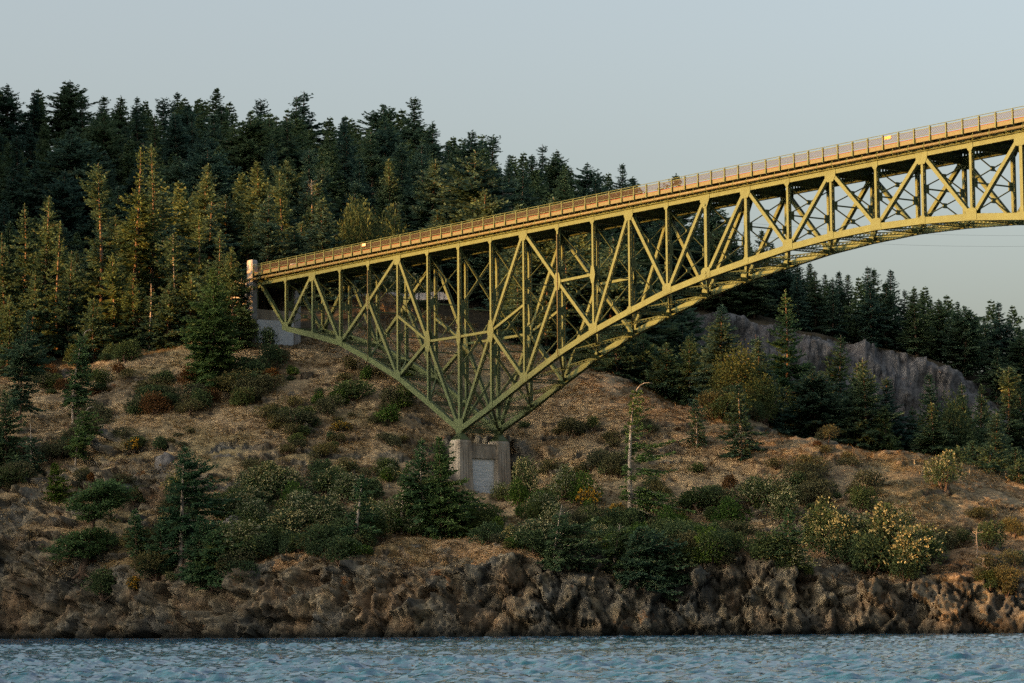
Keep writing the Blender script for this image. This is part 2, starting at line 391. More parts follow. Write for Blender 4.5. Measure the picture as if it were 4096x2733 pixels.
# pale lichen and rust stains on the rock
li = ramp(n, [(0.66, (0, 0, 0)), (0.74, (1, 1, 1))]); l.new(nz(2.3, 8, 0.7), li.inputs[0])
vo = N(n, "ShaderNodeTexVoronoi"); vo.inputs["Scale"].default_value = 0.9; vm = N(n, "ShaderNodeMapping"); vm.inputs["Scale"].default_value = (1.3, 1.0, 0.55); vm.inputs["Rotation"].default_value = (0.0, 0.35, 0.0); l.new(pos, vm.inputs[0]); l.new(vm.outputs[0], vo.inputs["Vector"])
vc = N(n, "ShaderNodeSeparateColor"); l.new(vo.outputs["Color"], vc.inputs[0]); vr = ramp(n, [(0.0, (0.55, 0.54, 0.53)), (0.5, (0.95, 0.95, 0.95)), (1.0, (1.45, 1.38, 1.25))]); l.new(vc.outputs[0], vr.inputs[0])
rockc = mixc(n, l, 0.8, rockc, vr.outputs[0], 'MULTIPLY')
fg = N(n, "ShaderNodeMath", operation='MULTIPLY'); l.new(sp.outputs[2], fg.inputs[0]); fg.inputs[1].default_value = 0.75
gy = ramp(n, [(0.36, (0.05, 0.052, 0.057)), (0.5, (0.125, 0.125, 0.132)), (0.66, (0.22, 0.215, 0.215))]); l.new(nz(0.9, 9, 0.72), gy.inputs[0])
rockc = mixc(n, l, fg.outputs[0], rockc, gy.outputs[0])                   # the inland cliffs are a greyer stone
rockc = mixc(n, l, li.outputs[0], rockc, (0.36, 0.36, 0.32))
ru = ramp(n, [(0.64, (0, 0, 0)), (0.72, (0.7, 0.7, 0.7))]); l.new(nz(0.33, 6, 0.65), ru.inputs[0])
rockc = mixc(n, l, ru.outputs[0], rockc, (0.26, 0.11, 0.035))
sepz = N(n, "ShaderNodeSeparateXYZ"); l.new(pos, sepz.inputs[0])
tide = N(n, "ShaderNodeMapRange"); tide.inputs[1].default_value = 0.3; tide.inputs[2].default_value = 1.7; tide.inputs[3].default_value = 1.0; tide.inputs[4].default_value = 0.0
l.new(sepz.outputs[2], tide.inputs[0])
rockc = mixc(n, l, tide.outputs[0], rockc, (0.018, 0.019, 0.016))      # weed-covered band at the tide line
flo = ramp(n, [(0.35, (0.035, 0.028, 0.018)), (0.65, (0.075, 0.058, 0.032))]); l.new(nz(0.5, 5), flo.inputs[0])
c = mixc(n, l, sp.outputs[2], grass, flo.outputs[0])
rf = N(n, "ShaderNodeMath", operation='ADD'); rfn = N(n, "ShaderNodeMath", operation='MULTIPLY_ADD'); l.new(nz(1.8, 6), rfn.inputs[0]); rfn.inputs[1].default_value = 1.2; rfn.inputs[2].default_value = -0.6
l.new(sp.outputs[0], rf.inputs[0]); l.new(rfn.outputs[0], rf.inputs[1])
rfr = ramp(n, [(0.4, (0, 0, 0)), (0.6, (1, 1, 1))]); l.new(rf.outputs[0], rfr.inputs[0])
c = mixc(n, l, rfr.outputs[0], c, rockc)
l.new(c, b.inputs["Base Color"])
bp = N(n, "ShaderNodeBump"); bp.inputs["Strength"].default_value = 0.8; bp.inputs["Distance"].default_value = 0.22; l.new(nz(2.2, 10, 0.75), bp.inputs["Height"]); l.new(bp.outputs[0], b.inputs["Normal"])
M_ground = mt
me = np_mesh("terrain", V, F, M_ground, False, {"cover": COLV.reshape(-1, 4)})
terrain = tag(link("terrain", me), "dry grass and rock slope rising from the shore to a wooded hill", kind="structure")

# headland added out of frame at left, crest shaped to keep low sun off
ha = np.linspace(-1, 1, 120); hb = np.linspace(-1, 1, 30)
HA, HB = np.meshgrid(ha, hb)
perp = np.array([-SUN_AZ[1], SUN_AZ[0]])
HC = np.array([-7.0, 392.0]) + SUN_AZ * 300; Q0 = float(np.array([-7.0, 392.0]) @ perp)
HX = HC[0] + perp[0] * HA * 170 + SUN_AZ[0] * HB * 70; HY = HC[1] + perp[1] * HA * 170 + SUN_AZ[1] * HB * 70
SHADE_HILL_H = 300 * math.tan(SUN_EL) + np.interp(Q0 + HA * 170, [-540, -460, -435, -425, -410, -390, -375, -350, -330, -310, -280, -200], [66, 26, 38, 47, 53, 50, 44, 39, 34, 27, 4, -5])
HZ = SHADE_HILL_H * np.clip(1 - HB**2, 0, 1) ** 0.6 * np.clip(1 - HA**8, 0, 1) + 3.0 * fbm(HX * 0.05, HY * 0.05, o=4, seed=4) + 4.0 * np.clip(fbm(HX * 0.25, HY * 0.25, o=2, seed=6), 0, 1) - 2
hi = np.arange(HX.size).reshape(HX.shape)
HF = np.stack([hi[:-1, :-1], hi[:-1, 1:], hi[1:, 1:], hi[1:, :-1]], -1).reshape(-1, 4)
tag(link("shade_hill", np_mesh("shade_hill", np.stack([HX, HY, HZ], -1).reshape(-1, 3), HF, M_ground, True, {"cover": np.tile([0.3, 1, 1, 0.5], (HX.size, 1))})), kind="structure")

# ------------------------------------------------------------------ water
wa = np.unique(np.concatenate([np.linspace(-0.6, -0.2, 24), np.linspace(-0.2, 0.2, 330), np.linspace(0.2, 0.6, 24)]))
ry = list(np.arange(4.0, 52.0, 1.0))
while ry[-1] < 425: ry.append(ry[-1] + max(0.20, min(0.75, 0.20 + (ry[-1] - 52) * 0.0022)))
WA, WY = np.meshgrid(wa, np.array(ry)); WX = WA * WY
wz = np.zeros_like(WX)
r2 = np.random.default_rng(3)
gust = 0.85 + 0.8 * fbm(WX * 0.03, WY * 0.05, o=4, seed=15)
for i in range(30):
    lam = 0.45 * (4.6 / 0.45) ** (i / 29.0); th = r2.normal(1.4, 0.8); k = 2 * math.pi / lam
    ph = k * (WX * math.cos(th) + WY * math.sin(th)) + r2.uniform(0, 6.28) + 1.2 * fbm(WX / (lam * 5), WY / (lam * 5), o=2, seed=200 + i)
    s = np.sin(ph); amp = (0.0160 if lam < 1.2 else 0.0120 if lam < 2.4 else 0.0065) * lam ** 0.85 * r2.uniform(0.6, 1.4)
    wz += amp * (1.2 - 2.4 * np.abs(np.sin(ph / 2)) ** 1.25) * gust
calm = sstep(-1.0, -14, WY - shore(np.clip(WA, SA[0], SA[-1])))
wz *= 0.35 + 0.65 * calm
wi = np.arange(WX.size).reshape(WX.shape)
WF = np.stack([wi[:-1, :-1], wi[:-1, 1:], wi[1:, 1:], wi[1:, :-1]], -1).reshape(-1, 4)
mw, n, l, b = new_mat("sea_water", 0.04, 0.5)
b.inputs["IOR"].default_value = 1.333
geo = N(n, "ShaderNodeNewGeometry")
wr = ramp(n, [(0.35, (0.004, 0.045, 0.090)), (0.65, (0.008, 0.066, 0.120))])
t = N(n, "ShaderNodeTexNoise"); t.inputs["Scale"].default_value = 0.05; l.new(geo.outputs["Position"], t.inputs["Vector"]); l.new(t.outputs["Fac"], wr.inputs[0]); l.new(wr.outputs[0], b.inputs["Base Color"])
t2 = N(n, "ShaderNodeTexNoise"); t2.inputs["Scale"].default_value = 3.0; t2.inputs["Detail"].default_value = 6; l.new(geo.outputs["Position"], t2.inputs["Vector"])
bp = N(n, "ShaderNodeBump"); bp.inputs["Strength"].default_value = 0.8; bp.inputs["Distance"].default_value = 0.08; l.new(t2.outputs["Fac"], bp.inputs["Height"]); l.new(bp.outputs[0], b.inputs["Normal"])
water = tag(link("water", np_mesh("water", np.stack([WX, WY, wz], -1).reshape(-1, 3), WF, mw, True)), "rippled blue-grey tidal channel", kind="structure")

# ------------------------------------------------------------------ bridge
PHI = math.radians(36.128); PAN = 7.62; TW = 6.5        # heading, panel length, distance between the trusses
BX, BY = -7.212, 392.284
def bw(s, w, z):                                        # bridge (along, across, up) -> world
    return np.array([BX + s * math.sin(PHI) + w * math.cos(PHI), BY - s * math.cos(PHI) + w * math.sin(PHI), z])
BROT = math.atan2(-math.cos(PHI), math.sin(PHI))

def paint(name, col, rust=0.25, rough=0.5):
    m, n, l, b = new_mat(name, rough, 0.18)
    tc = N(n, "ShaderNodeTexCoord")
    t = N(n, "ShaderNodeTexNoise"); t.inputs["Scale"].default_value = 0.9; t.inputs["Detail"].default_value = 8; t.inputs["Roughness"].default_value = 0.7
    l.new(tc.outputs["Object"], t.inputs["Vector"])
    r = ramp(n, [(0.3, tuple(c * 0.78 for c in col)), (0.6, col), (0.8, tuple(min(1, c * 1.12 + 0.01) for c in col))]); l.new(t.outputs["Fac"], r.inputs[0])
    t2 = N(n, "ShaderNodeTexNoise"); t2.inputs["Scale"].default_value = 2.6; t2.inputs["Detail"].default_value = 9; t2.inputs["Roughness"].default_value = 0.75
    l.new(tc.outputs["Object"], t2.inputs["Vector"])
    r2 = ramp(n, [(0.66, (0, 0, 0)), (0.78, (rust, rust, rust))]); l.new(t2.outputs["Fac"], r2.inputs[0])
    c = mixc(n, l, r2.outputs[0], r.outputs[0], (0.16, 0.075, 0.03)); l.new(c, b.inputs["Base Color"])
    return m
M_steel = paint("green_bridge_paint", (0.090, 0.118, 0.052), 0.35)
M_pipe = paint("pipe_paint", (0.125, 0.115, 0.062), 0.5)
M_lattice = paint("weathered_lattice_paint", (0.085, 0.065, 0.04), 0.5)
M_rust = paint("rust_red_edge", (0.16, 0.06, 0.04), 0.3, 0.8)
M_fascia = paint("fascia_paint", (0.108, 0.108, 0.058), 0.3)
M_conc = noise_mat("weathered_concrete", [(0.25, (0.12, 0.10, 0.078)), (0.5, (0.29, 0.25, 0.195)), (0.75, (0.45, 0.405, 0.335))], 0.7, 9, 0.9, 0.15, 0.25, 6, 0.03, (1, 1, 0.35))
M_conc_grey = noise_mat("grey_concrete", [(0.25, (0.13, 0.125, 0.12)), (0.5, (0.25, 0.245, 0.235)), (0.75, (0.37, 0.365, 0.355))], 0.8, 9, 0.9, 0.15, 0.25, 6, 0.03, (1, 1, 0.35))
M_conc_light = noise_mat("pale_board_marked_concrete", [(0.25, (0.36, 0.38, 0.37)), (0.5, (0.60, 0.62, 0.61)), (0.75, (0.74, 0.75, 0.74))], 1.6, 9, 0.9, 0.15, 0.3, 5, 0.03, (0.35, 0.35, 3.5))
M_white = noise_mat("pale_grey_cover_paint", [(0.3, (0.48, 0.50, 0.51)), (0.7, (0.60, 0.62, 0.63))], 0.8, 6, 0.8, 0.2)
M_dark = noise_mat("dark_asphalt", [(0.3, (0.04, 0.04, 0.04)), (0.7, (0.065, 0.065, 0.062))], 2, 6, 0.9, 0.2)

bridge = empty("cantilever_bridge", tuple(bw(0, 0, 0)), BROT)
bridge.location.z = 0
tag(bridge, "green steel cantilever truss bridge with lattice railing rising over the channel", "bridge")

def laced(mb, lc, p0, p1, width, depth, a=(0, 1, 0), t=0.03, style='lace', flange=0.1, pitch=None, both=True):
    """built-up member: two plates `depth` apart along a, each `width` wide, joined by lacing bars or batten plates"""
    p0 = np.array(p0, float); p1 = np.array(p1, float); L = np.linalg.norm(p1 - p0); d = (p1 - p0) / L
    a = np.array(a, float); a -= d * (a @ d); a /= np.linalg.norm(a); nn = np.cross(d, a)
    h = depth / 2; hw = width / 2
    for sg in (-1, 1):
        mb.bar(p0 + a * sg * h, p1 + a * sg * h, a, t, width)
        for sn in (-1, 1):
            o = a * sg * (h - t / 2 - flange / 2) + nn * sn * (hw - 0.012)
            mb.bar(p0 + o, p1 + o, a, flange, 0.022)
    pitch = pitch or depth * 1.0
    for sn in ((-1, 1) if both else (1,)):
        off = nn * sn * (hw + 0.008)
        bl = min(0.7, L * 0.12)
        for q0, q1 in ((p0, p0 + d * bl), (p1 - d * bl, p1)):       # end batten plates
            mb.bar(q0 + off, q1 + off, a, depth - 0.02, 0.014)
        k = max(2, int(round((L - 2 * bl) / pitch)))
        st = (L - 2 * bl) / k
        if style == 'batten':
            kk = max(2, int(round((L - 2 * bl) / 1.3)))
            for i in range(1, kk):
                c = p0 + d * (bl + (L - 2 * bl) * i / kk) + off
                lc.bar(c - d * 0.16, c + d * 0.16, a, depth - 0.02, 0.014)
            continue
        for i in range(k):
            q0 = p0 + d * (bl + st * i) + off; q1 = q0 + d * st; sg = 1 if i % 2 else -1
            e = a * (h - t)
            lc.bar(q0 - e * sg, q1 + e * sg, nn, 0.014, 0.065)
            if style == 'cross':
                lc.bar(q0 + e * sg + nn * sn * .015, q1 - e * sg + nn * sn * .015, nn, 0.014, 0.065)

zt = 54.08
ZB = {-6: 46.4, -5: 44.75, -4: 42.9, -3: 39.95, -2: 36.7, -1: 32.55, 0: 28.25, 1: 31.0, 2: 34.05, 3: 36.95, 4: 39.3, 5: 41.2, 6: 42.95, 7: 44.15, 8: 45.1, 9: 45.95, 10: 46.45, 11: 46.65}
for i in range(12, 19): ZB[i] = ZB[22 - i]
I0, I1 = -7, 18
near_parts = []                                         # (name, mesh, lacing mesh) copied to the far truss
def member(name, p0, p1, width, depth, style='lace', **kw):
    mb, lc = MB(), MB()
    laced(mb, lc, (p0[0], 0, p0[1]), (p1[0], 0, p1[1]), width, depth, (0, 1, 0), style=style, **kw)
    near_parts.append((name, mb.mesh(name, M_steel), lc.mesh("lacing", M_steel)))
def plate(name, poly, y=0.27, t=0.03):
    mb = MB()
    mb.prism(poly, -y - t, -y); mb.prism(poly, y, y + t)
    near_parts.append((name, mb.mesh(name, M_steel), None))
S = lambda i: i * PAN
T = lambda i, dz=0.0: (S(i), zt + dz)
B = lambda i, dz=0.0: (S(i), ZB[i] + dz)
for i in range(I0, I1):
    member("top_chord", T(i), T(i + 1), 0.66, 0.46, style='batten')
for i in range(-6, I1):
    member("bottom_chord", B(i), B(i + 1), 0.76, 0.56, style='cross', pitch=0.5)
PW, PD = 0.36, 0.46
for i in range(-6, I1 + 1):
    if i == 7 or i == 15: member("post", (S(i), ZB[i] + 0.3), (S(i), zt - 0.9), 0.5, PD)
    else: member("post", B(i, 0.2), T(i, -0.2), 0.46 if i in (0, 8, 14) else PW, PD)
# diagonals of the anchor arm, the cantilever arm and the suspended span
mid = {-3: 48.3, -1: 41.2, 0: 41.2, 1: 41.3, 3: 46.55, 4: 46.7}
Mn = lambda i: (S(i), mid[i])
dg = [(T(-7), B(-6), 'lace'), (B(-6), T(-5), 'batten'), (T(-5), B(-4), 'lace'), (B(-4), Mn(-3), 'batten'), (Mn(-3), T(-2), 'batten'), (Mn(-3), B(-2), 'lace'),
      (T(-2), Mn(-1), 'lace'), (Mn(-1), B(0), 'lace'), (B(-2), Mn(-1), 'batten'), (B(0), Mn(1), 'lace'), (Mn(1), T(2), 'lace'), (Mn(1), B(2), 'lace'),
      (T(2), Mn(3), 'batten'), (Mn(3), B(4), 'batten'), (B(2), Mn(3), 'lace'), (B(4), T(5), 'lace'), (T(5), B(6), 'batten'), (B(6), T(7), 'lace'), (B(7), T(8), 'lace')]
for k in range(8, 14, 2):
    dg += [(T(k), B(k + 1), 'batten' if k != 8 else 'lace'), (B(k + 1), T(k + 2), 'lace' if k % 4 == 0 else 'batten')]
dg += [(T(14), B(15), 'lace'), (B(16), T(15), 'lace'), (B(16), T(17), 'lace'), (T(17), B(18), 'batten')]
for p0, p1, st in dg: member("diagonal", p0, p1, 0.46, PD, st)
for p0, p1 in ((Mn(-1), (S(-2), 45.5)), (Mn(-1), Mn(0)), (Mn(0), Mn(1)), (Mn(1), (S(2), 44.2)), (Mn(3), Mn(4))): member("strut", p0, p1, 0.34, 0.4, 'batten')
# gusset plates
def hexa(c, w, h, q=0.45): return [(c[0] - w * q, c[1] - h), (c[0] + w * q, c[1] - h), (c[0] + w, c[1]), (c[0] + w * q, c[1] + h), (c[0] - w * q, c[1] + h), (c[0] - w, c[1])]
for i in (-5, -2, 2, 5, 8, 10, 12, 14, 17):
    plate("gusset_plate", [(S(i) - 0.95, zt + 0.26), (S(i) - 0.9, zt - 0.62), (S(i) - 0.5, zt - 1.2), (S(i) + 0.5, zt - 1.2), (S(i) + 0.9, zt - 0.62), (S(i) + 0.95, zt + 0.26)])
for i in (7, 15): plate("gusset_plate", [(S(i) - 1.0, zt + 0.26), (S(i) - 0.9, zt - 0.6), (S(i) - 0.3, zt - 1.5), (S(i) + 0.3, zt - 1.5), (S(i) + 0.9, zt - 0.3), (S(i) + 0.9, zt + 0.26)])
for i in (-7, -6, -4, -3, -1, 0, 1, 3, 4, 6, 9, 11, 13, 16, 18): plate("gusset_plate", [(S(i) - 0.45, zt + 0.25), (S(i) - 0.45, zt - 0.4), (S(i) - 0.2, zt - 0.75), (S(i) + 0.2, zt - 0.75), (S(i) + 0.45, zt - 0.4), (S(i) + 0.45, zt + 0.25)])
for i in range(-6, I1 + 1):
    big = i in (-6, -4, -2, 2, 4, 6, 7, 9, 11, 13, 15, 16, 18); w = 0.85 if big else 0.42; h = 1.0 if big else 0.6
    sl = 0 if i in (0,) else (ZB.get(i + 1, ZB[i]) - ZB.get(i - 1, ZB[i])) / (2 * PAN) if -6 < i < I1 else (-0.2 if i == -6 else -0.15)
    if i == 0: plate("gusset_plate", [(-0.55, ZB[0] - 0.45), (0.55, ZB[0] - 0.45), (1.15, ZB[0] + 0.45), (1.0, ZB[0] + 1.5), (-1.0, ZB[0] + 1.5), (-1.25, ZB[0] + 0.75)], 0.31)
    else: plate("gusset_plate", [(S(i) - w, ZB[i] - 0.3 - sl * w), (S(i) + w, ZB[i] - 0.3 + sl * w), (S(i) + w, ZB[i] + h * 0.8 + sl * w), (S(i) + w * 0.5, ZB[i] + h), (S(i) - w * 0.5, ZB[i] + h), (S(i) - w, ZB[i] + h * 0.8 - sl * w)], 0.31)
for i, z in mid.items():
    plate("gusset_plate", hexa((S(i), z), 0.75 if i in (-1, 1, 3) else 0.55, 1.5 if i in (-1, 1) else 1.15, 0.5))
for nm, me_, lm_ in near_parts:
    for w in (0.0, TW):
        o = link(nm, me_, bridge); o.location = (0, w, 0)
        if lm_ is not None:
            link("lacing", lm_, o)
# pins on the hinge and bearing plates
mb = MB(); mb.tube([(0, -0.42, 0), (0, 0.42, 0)], 0.17, 12); pin_me = mb.mesh("pin", M_steel)
for s_, z_ in ((0, ZB[0] - 0.1), (S(7), zt - 1.1), (S(7), ZB[7] + 0.4), (S(7) , ZB[7] - 0.05)):
    for w in (0.0, TW):
        o = link("pin", pin_me, bridge); o.location = (s_, w, z_)
# transverse frames: floor beam, sway bracing between the posts, lateral bracing between the bottom chords
for i in range(I0, I1 + 1):
    s = S(i)
    mb = MB(); mb.box(s - 0.02, s + 0.02, 0.24, TW - 0.24, zt - 0.55, zt + 0.62)
    mb.box(s - 0.18, s + 0.18, 0.24, TW - 0.24, zt - 0.59, zt - 0.55); mb.box(s - 0.18, s + 0.18, 0.24, TW - 0.24, zt + 0.62, zt + 0.66)
    mb.build("floor_beam", M_steel, bridge)
    if i < -6: continue
    zlo, zhi = ZB[i] + 0.3, zt - 0.6; hgt = zhi - zlo
    npan = 1 if hgt < 5.5 else 2 if hgt < 14 else 3 if hgt < 22 else 3
    heavy = i == 0 or i == 1
    lev = [zlo + hgt * k / npan for k in range(npan + 1)]
    for k in range(npan):
        mb, lc = MB(), MB(); z0, z1 = lev[k] + 0.25, lev[k + 1] - 0.25
        for q0, q1 in (((s, 0.2, z0), (s, TW - 0.2, z1)), ((s, TW - 0.2, z0), (s, 0.2, z1))):
            if heavy: laced(mb, lc, q0, q1, 0.16, 0.34, (0, 0, 1), t=0.02, style='cross', pitch=0.4, flange=0.06)
            else: mb.bar(q0, q1, (1, 0, 0), 0.10, 0.13)
        mb.box(s - 0.08, s + 0.08, TW / 2 - 0.28, TW / 2 + 0.28, (z0 + z1) / 2 - 0.28, (z0 + z1) / 2 + 0.28)
        o = mb.build("sway_brace", M_steel, bridge)
        if lc.v: lc.build("lacing", M_steel, o)
        if k:
            mb = MB(); z = lev[k]
            mb.bar((s, 0.2, z), (s, TW - 0.2, z), (1, 0, 0), 0.14, 0.16)
            for w in (0.42, TW - 0.42): mb.box(s - 0.07, s + 0.07, w - 0.36, w + 0.36, z - 0.5, z + 0.5)
            mb.build("sway_strut", M_steel, bridge)
for i in range(-6, I1 + 1):
    s = S(i); mb, lc = MB(), MB()
    laced(mb, lc, (s, 0.3, ZB[i] - 0.05), (s, TW - 0.3, ZB[i] - 0.05), 0.24, 0.5, (0, 0, 1), t=0.02, style='cross', pitch=0.5, flange=0.08)
    o = mb.build("bottom_strut", M_steel, bridge); lc.build("lacing", M_steel, o)
    if i == I1: break
    s1 = S(i + 1)
    for wa_, wb_ in ((0.3, TW - 0.3), (TW - 0.3, 0.3)):
        mb, lc = MB(), MB()
        dz = -0.08 if wa_ < 1 else 0.08
        laced(mb, lc, (s + 0.35, wa_, ZB[i] + (ZB[i+1] - ZB[i]) * .05 + dz), (s1 - 0.35, wb_, ZB[i + 1] - (ZB[i+1] - ZB[i]) * .05 + dz), 0.2, 0.42, (0, 0, 1), t=0.02, style='cross', pitch=0.45, flange=0.07)
        o = mb.build("lateral_brace", M_steel, bridge); lc.build("lacing", M_steel, o)
# deck: slab, stringers, sidewalk brackets, edge girder
SE0, SE1 = S(-7) - 0.6, S(I1)
mb = MB(); mb.box(SE0, SE1, -1.25, TW + 1.25, 55.28, 55.52); mb.build("deck_slab", M_conc, bridge)
mb = MB(); mb.box(SE0, SE1, 0.0, TW, 55.525, 55.56); mb.build("road_surface", M_dark, bridge)
for w in (0.9, 2.4, 4.0, 5.4):
    mb = MB(); mb.box(SE0, SE1, w - 0.01, w + 0.01, 54.76, 55.27); mb.box(SE0, SE1, w - 0.1, w + 0.1, 54.74, 54.76); mb.build("stringer", M_steel, bridge)
mb = MB()
for k in range(int((SE1 - SE0) / 0.5)):
    s = SE0 + 0.2 + k * 0.5; mb.box(s, s + 0.14, TW + 0.1, TW + 0.3, 54.42, 55.27)
mb.box(SE0, SE1, TW + 0.08, TW + 0.28, 54.8, 55.26)
mb.build("chord_shims", M_steel, bridge)
RP = PAN / 3
nbay = int(round((S(I1) - S(-7)) / RP))
fm, em = MB(), MB()
fm.box(0, RP, -0.02, 0.02, 55.20, 55.66); fm.box(0, RP, -0.06, 0.10, 55.18, 55.198)
em.box(0, RP, -0.05, 0.06, 55.662, 55.73)
fas_me, edge_me = fm.mesh("edge_girder", M_fascia), em.mesh("kerb_edge", M_rust)
# railing: post, top rail, lattice
pm = MB(); pm.box(-0.075, 0.075, -0.16, 0.02, 55.16, 56.76); pm.box(-0.11, 0.11, -0.2, 0.05, 56.6, 56.70); pm.box(-0.1, 0.1, -0.2, -0.15, 55.1, 55.75); pm.tube([(0, -0.07, 56.76), (0, -0.07, 56.83)], 0.05, 8)
post_me = pm.mesh("railing_post", M_steel)
rm = MB()
rm.tube([(0.0, -0.07, 56.86), (RP, -0.07, 56.86)], 0.04, 6); rm.box(0.08, RP - 0.08, -0.09, -0.04, 56.56, 56.63); rm.box(0.08, RP - 0.08, -0.09, -0.04, 55.84, 55.90)
lat = MB(); nd = 9; lw = (RP - 0.16) / nd
for k in range(-1, nd + 1):
    for sg in (1, -1):
        x0 = 0.08 + lw * k; x1 = x0 + 2 * lw; q = []
        for x, f in ((x0, 0), (x1, 1)):
            if x < 0.08: f = (0.08 - x0) / (x1 - x0); x = 0.08
            if x > RP - 0.08: f = (RP - 0.08 - x0) / (x1 - x0); x = RP - 0.08
            q.append((x, f))
        if q[1][0] - q[0][0] < 0.05: continue
        zz = lambda f: (55.90 + 0.66 * f) if sg > 0 else (56.56 - 0.66 * f)
        lat.bar((q[0][0], -0.065 + 0.012 * sg, zz(q[0][1])), (q[1][0], -0.065 + 0.012 * sg, zz(q[1][1])), (0, 1, 0), 0.02, 0.04)
rail_me, lat_me = rm.mesh("railing_panel", M_steel), lat.mesh("lattice", M_lattice)
bk = MB(); bk.prism([(-1.22, 55.16), (0.0, 55.16), (0.0, 54.5), (-1.22, 55.0)], -0.02, 0.02)
bk.v = [(y, x, z) for x, y, z in bk.v]; bk.box(-0.09, 0.09, -1.2, 0.3, 55.17, 55.27)
brk_me = bk.mesh("sidewalk_bracket", M_steel)
for side in (0, 1):
    for k in range(nbay + 1):
        s = S(-7) + k * RP
        def put(nm, me_):
            o = link(nm, me_, bridge)
            if side == 0: o.location = (s, -1.25, 0)
            else: o.location = (s + (RP if nm in ("edge_girder", "kerb_edge", "railing_panel") else 0), TW + 1.25, 0); o.rotation_euler = (0, 0, math.pi)
            return o
        put("railing_post", post_me)
        o = link("sidewalk_bracket", brk_me, bridge); o.location = (s, 0.0 if side == 0 else TW, 0)
        if side: o.rotation_euler = (0, 0, math.pi)
        if k == nbay: break
        put("edge_girder", fas_me); put("kerb_edge", edge_me); link("lattice", lat_me, put("railing_panel", rail_me))
# utility pipe along the near side with couplings and hangers, small conduit below it
pw = -1.05
mb = MB(); mb.tube([(S(-7) - 3.2, pw, 54.72), (S(I1), pw, 54.72)], 0.185, 14); pipe = mb.build("utility_pipe", M_pipe, bridge, True)
cm = MB(); cm.tube([(-0.07, 0, 0), (0.07, 0, 0)], 0.225, 12); cm.box(-0.03, 0.03, -0.02, 0.02, 0.18, 0.5); cm.box(-0.06, 0.06, 0.0, 1.0, -0.26, -0.2)
cp_me = cm.mesh("pipe_clamp", M_steel)
for k in range(nbay):
    o = link("pipe_clamp", cp_me, pipe); o.location = (S(-7) + (k + 0.5) * RP, pw, 54.72)
mb = MB(); mb.tube([(S(-7), -0.42, 54.36), (S(I1), -0.42, 54.36)], 0.07, 8); mb.build("conduit", M_steel, bridge, True)
# bearing shoes on the pier
sh = MB()
for k in range(7):
    x = (k - 3) / 3.0
    sh.quadbox([(x * 1.0 - 0.03, -0.75, 0), (x * 1.0 + 0.03, -0.75, 0), (x * 1.0 + 0.03, 0.75, 0), (x * 1.0 - 0.03, 0.75, 0), (x * 0.32 - 0.03, -0.3, 0.95), (x * 0.32 + 0.03, -0.3, 0.95), (x * 0.32 + 0.03, 0.3, 0.95), (x * 0.32 - 0.03, 0.3, 0.95)])
sh.box(-1.1, 1.1, -0.85, 0.85, -0.12, 0.0); sh.box(-0.45, 0.45, -0.36, 0.36, 0.9, 1.05)
sh.quadbox([(-0.9, -0.05, 0), (0.9, -0.05, 0), (0.9, 0.05, 0), (-0.9, 0.05, 0), (-0.3, -0.05, 0.93), (0.3, -0.05, 0.93), (0.3, 0.05, 0.93), (-0.3, 0.05, 0.93)])
shoe_me = sh.mesh("bearing_shoe", M_steel)
for w in (0, TW):
    o = link("bearing_shoe", shoe_me, bridge); o.location = (0, w, 26.97)
# drain pipes clipped to two near posts
for i in (3, -3):
    mb = MB(); mb.tube([(S(i) + 0.1, -0.36, zt - 1.2), (S(i) + 0.1, -0.36, ZB[i] - 0.3)], 0.075, 8); mb.build("drain_pipe", M_pipe, bridge, True)
# small boards on the railing
def rail_sign(name, s, wdt, hgt, label, col):
    m = noise_mat(name + "_paint", [(0.3, col), (0.7, tuple(c * 1.15 for c in col))], 3, 4, 0.6, 0.3)
    e = empty(name, tuple(bw(s, -1.42, 56.15)), BROT)
    mb = MB(); mb.box(-wdt / 2, wdt / 2, -0.03, 0.0, 0.1, 0.1 + hgt); mb.build("panel", m, e)
    for x in (-wdt * 0.35, wdt * 0.35):
        mb = MB(); mb.box(x - 0.02, x + 0.02, 0.0, 0.1, 0.05, 0.15 + hgt); mb.build("bracket", M_steel, e)
    tag(e, label, "sign", "boards hung on the railing")
rail_sign("railing_sign", S(11.45), 1.1, 0.34, "orange board hung on the bridge railing at right", (0.75, 0.22, 0.06))
rail_sign("railing_sign", S(-2.9), 0.9, 0.38, "pale orange board on the railing above the left half of the bridge", (0.72, 0.42, 0.26))

